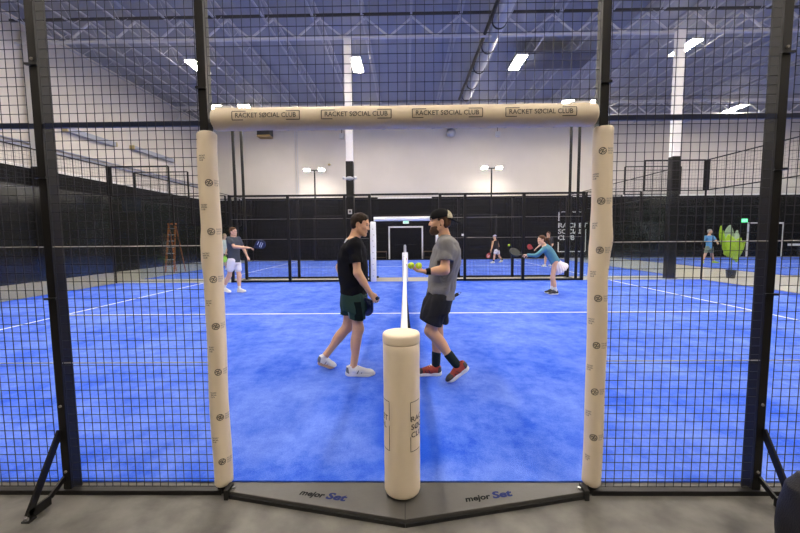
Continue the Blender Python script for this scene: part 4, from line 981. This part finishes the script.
def clothes_black(t, o, c, f, u, l, sc):
    q = SDF()
    rows = rows_px([(236.5, 350.5, 358.5, .062), (239.5, 347.5, 361.0, .11), (243, 343.8, 363.8, .168), (248, 340.5, 366, .195), (258, 337.8, 367.3, .20), (268, 337.6, 368, .19), (280, 339, 368, .182), (288, 340.3, 367, .182), (294.5, 340.8, 366.2, .185)], Y0)
    q.loft(rows, V(0, 1, 0), .03, e=2.2, up=Zu)
    for sd in 'RL':
        a, b = J['sh' + sd], J['el' + sd]; e = a + (b - a) * .66
        q.cone(a + V(0, 0, -.005), e, .066, .064, .05); q.cone(J['neck'] - V(0, 0, .05), a, .05, .058, .05); 
    eR = J['shR'] + (J['elR'] - J['shR']) * .655; dR = unit(J['elR'] - J['shR'])
    def post(P, v):
        v = v + .004 * wav(P, 20, (1, 1, .55)) - fold(P, .010, 24, (1, .5, 1)) - fold(P, .005, 50, (.6, 1, .5))
        for sd in 'RL':
            a, b = J['sh' + sd], J['el' + sd]; d = unit(b - a); e = a + (b - a) * .655; s_ = np.linalg.norm(P - e - ((P - e) @ d)[:, None] * d, axis=1)
            v = np.where((s_ < .085) & (np.abs(P[:, 1] - Y0) > .155), np.maximum(v, (P - e) @ d), v)
        return v
    q.cutbox(post); q.cut(at(350, 293.2, Y0), V(-.12, 0, -1)); sh = mesh_obj('t_shirt', q.mesh(.006), MT['tshirt_black'], t, o)
    nk = J['neck'] + V(-.03, -.05, -.03)
    q = SDF(); q.cone(at(346.6, 239.3, Y0 - .12), at(344.6, 242.5, Y0 - .13), .010, .006); mesh_obj('small_white_mark', q.mesh(.004), MT['padwhite'], sh, o)
    q = SDF()
    rows = rows_px([(286, 342, 363.5, .165), (296, 341, 367, .185), (304, 341, 367.5, .19), (309, 342, 367, .185)], Y0)
    q.loft(rows, V(0, 1, 0), .03, e=2.3, up=Zu)
    q.cone(at(355, 298, yn), at(357.8, 322, yn - .01), .085, .088, .04); q.cone(at(350, 298, yf), at(346.8, 321, yf), .085, .076, .04)
    q.cutbox(lambda P, v: v + .004 * wav(P, 24, (1, 1, .3)) - fold(P, .010, 32, (1, 1, .3)))
    dR = unit(at(357.8, 320, yn) - at(355, 298, yn)); 
    q.cut(at(357.5, 318.4, yn), V(-.05, 0, -1)); s1 = q.mesh(.006); so = mesh_obj('shorts', s1, MT['green'], t, o)
    q = SDF(); q.cone(at(357, 302, yn - .082), at(358.6, 321.5, yn - .072), .042, .054, .02, flat=(V(0, 1, 0), .75)); q.cutbox(lambda P, v: v + .002 * wav(P, 40, (1, 1, .4))); q.cut(at(357.5, 318.8, yn), V(-.05, 0, -1)); q.cut(at(357.5, 300.5, yn), Zu)
    mesh_obj('dark_side_panel', q.mesh(.005), MT['greenpanel'], so, o)
    q = SDF(); q.cone(at(346.4, 300, Y0 - .155), at(349.3, 318, Y0 - .150), .006, .006); mesh_obj('piping', q.mesh(.004), MT['piping'], so, o)
    for sd in 'RL':
        q = SDF(); a = J['an' + sd]; k_ = J['kn' + sd]; d = unit(k_ - a); q.cone(a - d * .02, a + d * .012, .0395, .0385); mesh_obj('sock', q.mesh(.005), MT['sock_white'], t, o)
        make_shoe(t, o, J['heel' + sd], J['toe' + sd], J['up' + sd], MT['shoewhite'], MT['gum'] if sd == 'L' else MT['shoewhite'], MT['shoegrey'], .005, MT['shoegrey'])
rt = at(352, 376, Y0); rt[2] = 0
person('dark-haired man in black T-shirt and dark green shorts walking right, left of the net', rt, J, .005, dict(skin=MT['skin'], hair=MT['brown'], cut='short', brow=MT['brown']), clothes_black)
hd = J['wrR'] + unit(J['handR']['d']) * .085 + unit(J['handR']['n']) * .034
hc = at(360.2, 307.5, Y0 + .06); ax = unit(hc - hd)
racket('navy padel racket held low behind the thigh of the man in black', hd - ax * .05, ax, V(.45, -.8, .3), MT['racket_navy'], MT['racket_navy'], .005)

# ------------------------------------------------------------------ the man in grey, right of the net, stepping to the left
Y0b = 1.48; yn, yf = Y0b - .095, Y0b + .13
K = dict(s=1.03, front=V(-1, 0, 0), arm=1.05)
K['head'] = at(439.8, 221.8, Y0b); K['headf'] = V(-1, -.06, -.03); K['headu'] = V(-.03, 0, 1); K['hsc'] = 1.03
K['neck'] = at(446.0, 238.5, Y0b)
K['shL'] = at(445.5, 243.5, Y0b - .20); K['shR'] = at(447, 243.5, Y0b + .19)
K['elL'] = at(445.0, 270.3, Y0b - .25); K['wrL'] = at(426.3, 271.6, Y0b - .24)
K['elR'] = at(450, 271, Y0b + .25); K['wrR'] = at(447, 292, Y0b + .25)
K['hipL'] = at(440.5, 298, yn); K['hipR'] = at(440, 298, yf)
K['knL'] = at(430.5, 331, yn); K['anL'] = at(455.0, 362.5, yn - .01)
K['knR'] = at(437.0, 333, yf); K['anR'] = at(436.0, 362, yf)
K['heelR'] = at(441.5, 376, yf); K['toeR'] = at(413.8, 376.5, yf + .0); K['heelR'][2] = K['toeR'][2] = .001; K['upR'] = Zu
K['heelL'] = at(469.5, 368.3, yn); K['toeL'] = at(448.2, 385.0, yn - .02); K['toeL'][2] = .003; K['upL'] = unit(V(-.66, 0, .75))
K['handL'] = dict(d=V(-1, -.05, .10), n=V(.1, .05, 1), s=V(-.1, 1, .1), curl=[.42, .46, .5, .52], tc=.35, thumb=(.7, .35, .6))
K['handR'] = dict(d=V(-.4, 0, -.9), n=V(0, -1, 0), s=V(-1, 0, .3), curl=.75)
def clothes_grey(t, o, c, f, u, l, sc):
    q = SDF()
    rows = rows_px([(235.5, 440.5, 450.8, .065), (238.5, 438, 454.5, .115), (242.5, 435.5, 458, .18), (249, 432.8, 460.5, .21), (258, 431, 460.6, .212), (268, 428.8, 458.5, .20), (280, 427.8, 456.3, .19), (290, 427.2, 454.8, .19), (300, 426.8, 453.8, .195)], Y0b)
    q.loft(rows, V(0, -1, 0), .03, e=2.25, up=Zu)
    for sd in 'LR':
        a, b = K['sh' + sd], K['el' + sd]; e = a + (b - a) * .66; q.cone(a + V(0, 0, -.005), e, .070, .072, .05); q.cone(K['neck'] - V(0, 0, .05), a, .052, .062, .05)
    def post(P, v):
        v = v + .004 * wav(P, 19, (1, 1, .6)) - fold(P, .011, 22, (1, .5, 1)) - fold(P, .005, 48, (.6, 1, .5))
        for sd in 'LR':
            a, b = K['sh' + sd], K['el' + sd]; d = unit(b - a); e = a + (b - a) * .63; s_ = np.linalg.norm(P - e - ((P - e) @ d)[:, None] * d, axis=1)
            v = np.where((s_ < .09) & (np.abs(P[:, 1] - Y0b) > .165), np.maximum(v, (P - e) @ d), v)
        return v
    q.cutbox(post); q.cut(at(440, 297.0, Y0b), V(-.16, 0, -1)); mesh_obj('t_shirt', q.mesh(.006), MT['tshirt_grey'], t, o)
    q = SDF(); rows = rows_px([(290, 428, 453, .175), (298, 426, 452.5, .19), (306, 424, 451, .195), (311, 423.5, 450, .19)], Y0b)
    q.loft(rows, V(0, -1, 0), .03, e=2.3, up=Zu)
    q.cone(at(440, 299, yn), at(430.5, 325, yn), .092, .112, .04); q.cone(at(430, 304, yn + .05), at(428.5, 318, yn + .05), .075, .09, .06); q.cone(at(441, 299, yf), at(440.5, 320, yf), .088, .085, .04)
    q.cutbox(lambda P, v: v + .005 * wav(P, 22, (1, 1, .5)) - fold(P, .011, 34, (1, 1, .5)))
    q.cut(at(430.0, 322.8, yn), unit(V(-.38, 0, -1))); so = mesh_obj('shorts', q.mesh(.006), MT['charcoal'], t, o)
    for sd in 'LR':
        a = K['an' + sd]; k_ = K['kn' + sd]; d = unit(k_ - a); q = SDF(); q.cone(a - d * .03, a + d * .105, .042, .0435); q.cone(a, a + d * .105, .042, .046); mesh_obj('sock', q.mesh(.005), MT['sock_dark'], t, o)
        make_shoe(t, o, K['heel' + sd], K['toe' + sd], K['up' + sd], MT['shoered'], MT['shoewhite'], MT['shoedark'], .005, MT['shoewhite'], 1.05, MT['shoedark'])
    # cap worn backwards
    P_ = lambda a, b, z: c + (f * a + l * b + u * z) * sc
    q = SDF(); q.ell(P_(-.012, 0, .040), (f, l, u), V(.113, .092, .094) * sc, .02); q.cut(P_(0, 0, .038), unit(-u - .18 * f)); cp = mesh_obj('cap', q.mesh(.005), MT['capblack'], t, o)
    q = SDF(); q.cone(P_(-.09, -.03, .028), P_(-.09, .03, .028), .05 * sc, .05 * sc, 0, flat=(unit(u - .25 * f), .14)); q.cone(P_(-.10, -.02, .026), P_(-.175, .0, -.008), .055 * sc, .045 * sc, .02, flat=(unit(u * 1 - .42 * f), .14)); mesh_obj('brim', q.mesh(.004), MT['capblack'], cp, o)
    q = SDF(); q.ell(P_(-.014, 0, .042), (f, l, u), V(.116, .094, .094) * sc, .02); q.cut(P_(-.055, 0, 0), f + .2 * u); q.cut(P_(0, 0, .034), unit(-u)); mesh_obj('mesh_back', q.mesh(.005), MT['camo'], cp, o)
    # beard
    q = SDF(); q.ell(P_(.040, 0, -.058), (f, l, u), V(.062, .063, .068) * sc, .02); q.ell(P_(.072, 0, -.098), (f, l, u), V(.036, .034, .034) * sc, .02); q.cone(P_(.0, -.06, -.03), P_(.0, .06, -.03), .018 * sc, .018 * sc, .02)
    def bp(P, v):
        d = (P - c); a = d @ f / sc; z = d @ u / sc; b = np.abs(d @ l) / sc
        v = v + .0025 * wav(P, 160); v = np.maximum(v, (z - (-.036 - .25 * np.maximum(0, a - .03) + .45 * np.maximum(0, .02 - a))) * sc)
        v = np.maximum(v, (-.006 - a) * sc)
        m = np.sqrt(((b) / .024) ** 2 + ((z + .064) / .011) ** 2) - 1; v = np.where(a > .06, np.maximum(v, -m * .008), v)
        return v
    q.cutbox(bp); mesh_obj('beard', q.mesh(.004), MT['beard'], t, o)
    q = SDF(); w, e = K['wrL'], K['elL']; d = unit(e - w); q.cone(w + d * .012, w + d * .036, .033, .034); mesh_obj('wrist_band', q.mesh(.004), MT['capblack'], t, o)
rt = at(440, 376, Y0b); rt[2] = 0
person('bearded man in grey T-shirt and backwards black cap holding balls, right of the net', rt, K, .005, dict(skin=MT['skin'], hair=MT['brown2'], cut='crop', brow=MT['brown2']), clothes_grey)
hd = K['wrR'] + unit(K['handR']['d']) * .08 + unit(K['handR']['n']) * .03
a0 = at(457.2, 294.3, Y0b + .26); a1 = at(427.0, 311.5, Y0b - .02)
racket('black padel racket held across the far hip of the man in grey', a0, a1 - a0, V(.35, -1, .25), MT['racket_black'], MT['racket_navy'], .005)
def tennis_ball(p, label, group=None, r=.033):
    o = MB().ball((0, 0, 0), r, 24, 16).build('tennis_ball', MT['ball'], smooth=True); o.location = tuple(p); tag(o, label, 'ball', group)
    b = MB(); pts = []
    for i in range(49):
        a = 2 * PI * i / 48; x, y, z = math.cos(a) + .35 * math.cos(3 * a), math.sin(a) - .35 * math.sin(3 * a), .95 * math.sin(2 * a); L = math.sqrt(x * x + y * y + z * z); pts.append((x / L * r, y / L * r, z / L * r))
    b.path(pts, .0011, 4); b.build('seam', MT['shoewhite'], o); return o
H = K['handL']; up_ = unit(H['n']); dd_ = unit(H['d'])
tennis_ball(K['wrL'] + dd_ * .155 + up_ * .046 + V(0, -.002, 0), 'yellow-green ball on the fingertips of the man in grey')
tennis_ball(K['wrL'] + dd_ * .080 + up_ * .050 + V(0, .006, 0), 'yellow-green ball resting in the palm of the man in grey, next to his wrist')

# ------------------------------------------------------------------ the other players
def dress(J, h, top, bottom, shoes, sleeves=.62, hem=-.02, skirt=False, shortlen=.55, long_sleeves=False, socks=None, sole=None, ponytail=None, cap=None, flare=.03, loose=1.0):
    def fn(t, o, c, f, u, l, sc):
        k = J['s']; hip = (J['hipL'] + J['hipR']) / 2; nb = J['neck']; lat = unit(J['shL'] - J['shR']); up = unit(nb - hip); b0 = hip - up * (-hem)
        q = SDF(); M_ = lambda a: hip + (nb - hip) * a
        q.loft([(M_(hem), .118 * k * loose, .175 * k), (M_(.25), .112 * k * loose, .165 * k), (M_(.55), .118 * k * loose, .18 * k), (M_(.8), .118 * k, .19 * k), (M_(.93), .085 * k, .14 * k), (M_(1.0), .062 * k, .07 * k)], lat, .03)
        for sd in 'LR':
            a, b, w = J['sh' + sd], J['el' + sd], J['wr' + sd]; q.cone(nb - up * .05 * k, a, .05 * k, .056 * k, .05)
            if long_sleeves: q.cone(a, b, .064 * k, .052 * k, .04); q.cone(b, b + (w - b) * .92, .052 * k, .042 * k, .03)
            elif sleeves: q.cone(a, a + (b - a) * sleeves, .064 * k, .066 * k, .04)
        q.cutbox(lambda P, v: v + .004 * wav(P, 22)); q.cut(M_(hem) , -up); mesh_obj('top', q.mesh(h), top, t, o)
        q = SDF()
        if skirt:
            q.loft([(hip - up * .24 * k - J['front'] * .05, .20 * k, .24 * k), (hip - up * .10 * k, .15 * k, .195 * k), (hip + up * .06 * k, .115 * k, .165 * k)], lat, .02)
            def pl(P, v):
                d = P - hip; a = np.arctan2(d @ J['front'], d @ lat); return v + .010 * np.sin(a * 16) * np.clip(-(d @ up) / .2, 0, 1)
            q.cutbox(pl); mesh_obj('skirt', q.mesh(h), bottom, t, o)
        else:
            q.loft([(hip - Zu * .09 * k, .11 * k, .175 * k), (hip + up * .08 * k, .105 * k, .165 * k)], lat, .03)
            for sd in 'LR': q.cone(J['hip' + sd], J['hip' + sd] + (J['kn' + sd] - J['hip' + sd]) * shortlen, .10 * k, .095 * k, .03)
            q.cutbox(lambda P, v: v + .004 * wav(P, 22)); mesh_obj('shorts', q.mesh(h), bottom, t, o)
        for sd in 'LR':
            if socks: a = J['an' + sd]; d = unit(J['kn' + sd] - a); q = SDF(); q.cone(a - d * .02, a + d * .09, .041, .042); mesh_obj('sock', q.mesh(h), socks, t, o)
            make_shoe(t, o, J['heel' + sd], J['toe' + sd], J['up' + sd], shoes, sole or MT['shoewhite'], None, h)
        if ponytail:
            P = lambda a, b, z: c + (f * a + l * b + u * z) * sc
            q = SDF(); q.cone(P(-.09, 0, .03), P(-.17, 0, .0), .034, .045, .02); q.cone(P(-.17, 0, .0), P(-.24, 0, -.17), .045, .018, .02); q.cutbox(lambda P_, v: v + .004 * wav(P_, 70)); mesh_obj('ponytail', q.mesh(h), ponytail, t, o)
        if cap:
            P = lambda a, b, z: c + (f * a + l * b + u * z) * sc
            q = SDF(); q.ell(P(-.012, 0, .045), (f, l, u), V(.114, .093, .094) * sc, .02); q.cut(P(0, 0, .045), -u); cp = mesh_obj('cap', q.mesh(h), cap, t, o)
            q = SDF(); q.cone(P(.08, 0, .045), P(.15, 0, .03), .06, .05, 0, flat=(u, .16)); mesh_obj('visor', q.mesh(min(h, .008)), cap, cp, o)
    return fn

def pose(Y, s, face, head, neck, shL, shR, elL, elR, wrL, wrR, hipL, hipR, knL, knR, anL, anR, footL, footR, w=1.0, front=None, upL=Zu, upR=Zu, hand=None):
    """points are (u, v, depth offset); the depth offset is in metres from Y"""
    J = dict(s=s, front=unit(front if front is not None else face)); J['head'] = at(head[0], head[1], Y + head[2]); J['headf'] = unit(face); J['headu'] = Zu; J['hsc'] = s
    for n, p in dict(neck=neck, shL=shL, shR=shR, elL=elL, elR=elR, wrL=wrL, wrR=wrR, hipL=hipL, hipR=hipR, knL=knL, knR=knR, anL=anL, anR=anR).items(): J[n] = at(p[0], p[1], Y + p[2])
    for sd, ft, up in (('L', footL, upL), ('R', footR, upR)):
        a = J['an' + sd]; d = unit(ft[0] if isinstance(ft, tuple) else ft); lift = ft[1] if isinstance(ft, tuple) else 0
        L = .285 * s; z0 = .002 + lift; hl = np.array((a[0], a[1], 0)) - np.array((d[0], d[1], 0)) * L * .22; hl[2] = z0; J['heel' + sd] = hl; tp = hl + np.array((d[0], d[1], 0)) * L; tp[2] = .002; J['toe' + sd] = tp; J['up' + sd] = unit(Zu + np.array((d[0], d[1], 0)) * lift * 2.5)
        a2 = hl + np.array((d[0], d[1], 0)) * L * .23 + J['up' + sd] * .10; J['an' + sd] = a2
    hd = hand or {}
    for sd in 'LR':
        d = unit(J['wr' + sd] - J['el' + sd]); n = hd.get(sd, V(0, 0, -1)); J['hand' + sd] = dict(d=d, n=n, s=unit(np.cross(d, n)), curl=.6)
    return J

def ground(*f):
    p = sum(f) / len(f); return (p[0], p[1], 0)

# player in slate shirt and white shorts, far left of the front court
Yp = 8.05
A = pose(Yp, 1.02, V(.95, -.25, 0), (233.3, 231.8, 0), (232.8, 236.8, .02), (238.0, 238.5, .16), (228.8, 239.0, -.10), (243.3, 248.0, .22), (234.3, 246.8, -.30), (247.3, 256.5, .12), (248.6, 247.8, -.30), (236.5, 261.0, .09), (231.8, 261.0, -.08), (239.3, 276.0, .06), (229.4, 275.5, -.05), (239.2, 288, .05), (223.6, 288, -.05), V(.95, -.3, 0), (V(.9, -.2, 0), .06), front=V(.9, -.3, 0))
person('player in dark slate shirt and white shorts swinging a racket beside the left entrance pad', ground(A['heelL'], A['heelR']), A, .008, dict(skin=MT['skin2'], hair=MT['brown2'], brow=MT['brown2']), dress(A, .009, MT['tshirt_slate'], MT['whitecloth'], MT['shoewhite'], socks=MT['sock_white'], hem=-.06))
d = unit(A['wrR'] - A['elR']); b0 = A['wrR'] + d * .05 + V(0, 0, -.02)
racket('navy and white padel racket in the outstretched hand of the slate-shirted player', b0, V(.9, -.1, .35), V(.25, -.85, -.3), MT['racket_navy'], MT['racket_navy'], .007, MT['racket_white'])

# woman in teal, reaching forward on the right of the front court
Yp = 7.4
A = pose(Yp, .95, V(-1, -.1, -.08), (541.4, 239.8, 0), (544.8, 245.2, 0), (544.5, 248.8, -.16), (546.5, 248.4, .16), (536.0, 255.4, -.18), (537.5, 255.2, .14), (527.6, 255.0, -.10), (527.8, 255.6, .04), (555.5, 262.5, -.09), (555.8, 262.5, .09), (552.3, 278.0, -.10), (552.8, 277.5, .10), (556.0, 288, -.12), (552.0, 288, .12), V(-1, -.15, 0), V(-1, -.15, 0), front=V(-1, 0, -.2))
person('woman in teal long-sleeved top and white pleated skirt leaning forward with a racket', ground(A['heelL'], A['heelR']), A, .008, dict(skin=MT['skin2'], hair=MT['brown2'], brow=MT['brown2']), dress(A, .009, MT['teal'], MT['pinkwhite'], MT['shoeblack'], skirt=True, long_sleeves=True, ponytail=MT['brown2'], socks=MT['sock_white'], hem=-.02, loose=1.12))
b0 = (A['wrL'] + A['wrR']) / 2 + V(-.05, 0, .0)
racket('black padel racket held out in front of the woman in teal', b0, V(-1, -.1, .28), V(.35, -.8, .6), MT['racket_black'], MT['racket_black'], .007)

# player with brown hair on the second court, behind the woman in teal
Yp = 16.3
A = pose(Yp, 1.0, V(-.9, -.45, 0), (548.4, 234.2, 0), (548.6, 237.2, 0), (545.6, 238.6, -.14), (551.8, 238.6, .10), (541.0, 244.4, -.2), (552.6, 244.5, .1), (535.8, 248.6, -.25), (549.5, 248.5, -.05), (547.2, 250.2, -.09), (549.8, 250.2, .09), (545.6, 257.6, -.1), (551.0, 257.6, .1), (545.0, 264, -.1), (552.0, 264, .1), V(-.9, -.4, 0), V(-.9, -.4, 0), front=V(-.8, -.6, 0))
person('brown-haired player in dark clothes on the second court, half hidden by the woman in teal', ground(A['heelL'], A['heelR']), A, .011, dict(skin=MT['skin2'], hair=MT['brown2'], brow=MT['brown2'], cut='long'), dress(A, .011, MT['tee_dark'], MT['tee_dark'], MT['shoewhite']))
racket('red padel racket of the half-hidden brown-haired player', A['wrL'] + unit(A['wrL'] - A['elL']) * .05, V(-.85, -.2, .35), V(0, -1, .3), MT['racket_red'], MT['racket_red'], .009)

# player with a red racket far behind on the second court
Yp = 18.9
A = pose(Yp, .97, V(-.8, -.6, 0), (494.6, 237.0, 0), (495.2, 240.3, 0), (492.9, 241.9, -.1), (497.6, 241.9, .1), (492.2, 246.4, -.18), (498.6, 246.2, .14), (491.0, 250.4, -.25), (497.4, 249.4, -.05), (496.0, 250.6, -.08), (497.6, 250.6, .08), (494.3, 256.2, -.1), (499.2, 256.6, .1), (493.6, 262, -.1), (502.2, 261, .1), V(-1, -.2, 0), (V(-.9, -.3, 0), .09), front=V(-.8, -.6, 0))
person('distant player in pale cap, black vest and white shorts on the second court', ground(A['heelL'], A['heelR']), A, .011, dict(skin=MT['skin'], hair=MT['brown2'], brow=MT['brown2']), dress(A, .011, MT['tank'], MT['whitecloth'], MT['shoewhite'], sleeves=0, socks=MT['sock_dark'], cap=MT['caplilac'], hem=-.02, shortlen=.42))
racket('red padel racket hanging from the hand of the distant player in a pale cap', A['wrL'] + unit(A['wrL'] - A['elL']) * .05, V(-.35, -.2, -.55), V(.3, -1, 0), MT['racket_red'], MT['racket_red'], .009, MT['racket_white'])

# player in blue shirt on the back right court
Yp = 17.7
A = pose(Yp, 1.0, V(.6, -.75, 0), (710.0, 231.6, 0), (709.2, 235.0, 0), (713.0, 236.8, .05), (705.6, 236.8, -.05), (716.0, 240.6, -.1), (702.8, 241.6, -.05), (717.2, 242.4, -.3), (702.6, 246.8, -.15), (710.8, 247.6, .03), (707.4, 247.6, -.03), (712.0, 255.0, 0), (705.0, 255.0, -.05), (713.6, 262, 0), (702.6, 262, -.05), V(.6, -.8, 0), V(-.5, -.8, 0), front=V(.3, -.95, 0))
person('distant grey-haired player in blue shirt and lime shoes, near the potted plant', ground(A['heelL'], A['heelR']), A, .011, dict(skin=MT['skin2'], hair=MT['greyhair'], brow=MT['greyhair']), dress(A, .011, MT['tee_blue'], MT['khaki'], MT['shoelime'], hem=-.05, sole=MT['shoelime']))

# player mostly hidden behind the left entrance pad, on the second court
Yp = 15.5
A = pose(Yp, 1.0, V(.9, -.4, 0), (224.6, 236.2, 0), (223.9, 239.4, 0), (226.0, 241.4, .12), (220.4, 241.6, -.1), (227.2, 247.2, .15), (218.5, 247.6, -.15), (226.0, 252.4, -.05), (220.4, 253.0, -.2), (223.6, 253.4, .08), (221.4, 253.4, -.08), (225.0, 260.6, .08), (219.4, 260.6, -.08), (226.2, 267, .08), (217.6, 267, -.08), V(.9, -.3, 0), V(.9, -.3, 0), front=V(.85, -.5, 0))
person('player in light shirt on the second court, almost hidden behind the left entrance pad', ground(A['heelL'], A['heelR']), A, .011, dict(skin=MT['skin2'], hair=MT['blond'], brow=MT['blond']), dress(A, .011, MT['tee_light'], MT['tee_dark'], MT['shoewhite'], sleeves=.6))
racket('lime padel racket beside the left entrance pad, held by the hidden player', A['wrL'] + V(0, -.02, -.03), V(-.15, -.2, -1), V(.2, -1, .1), MT['racket_lime'], MT['racket_lime'], .009)

tennis_ball(at(509, 245.2, 9.0), 'yellow ball in the air just left of the racket of the woman in teal')

# ------------------------------------------------------------------ colour management and world
w = bpy.data.worlds.new('hall_air'); S.world = w; w.use_nodes = True
w.node_tree.nodes['Background'].inputs[0].default_value = (.5, .52, .55, 1); w.node_tree.nodes['Background'].inputs[1].default_value = .05
S.view_settings.view_transform = 'Standard'; S.view_settings.look = 'None'; S.view_settings.gamma = 1; S.view_settings.use_curve_mapping = False
S.view_settings.exposure = 0.82
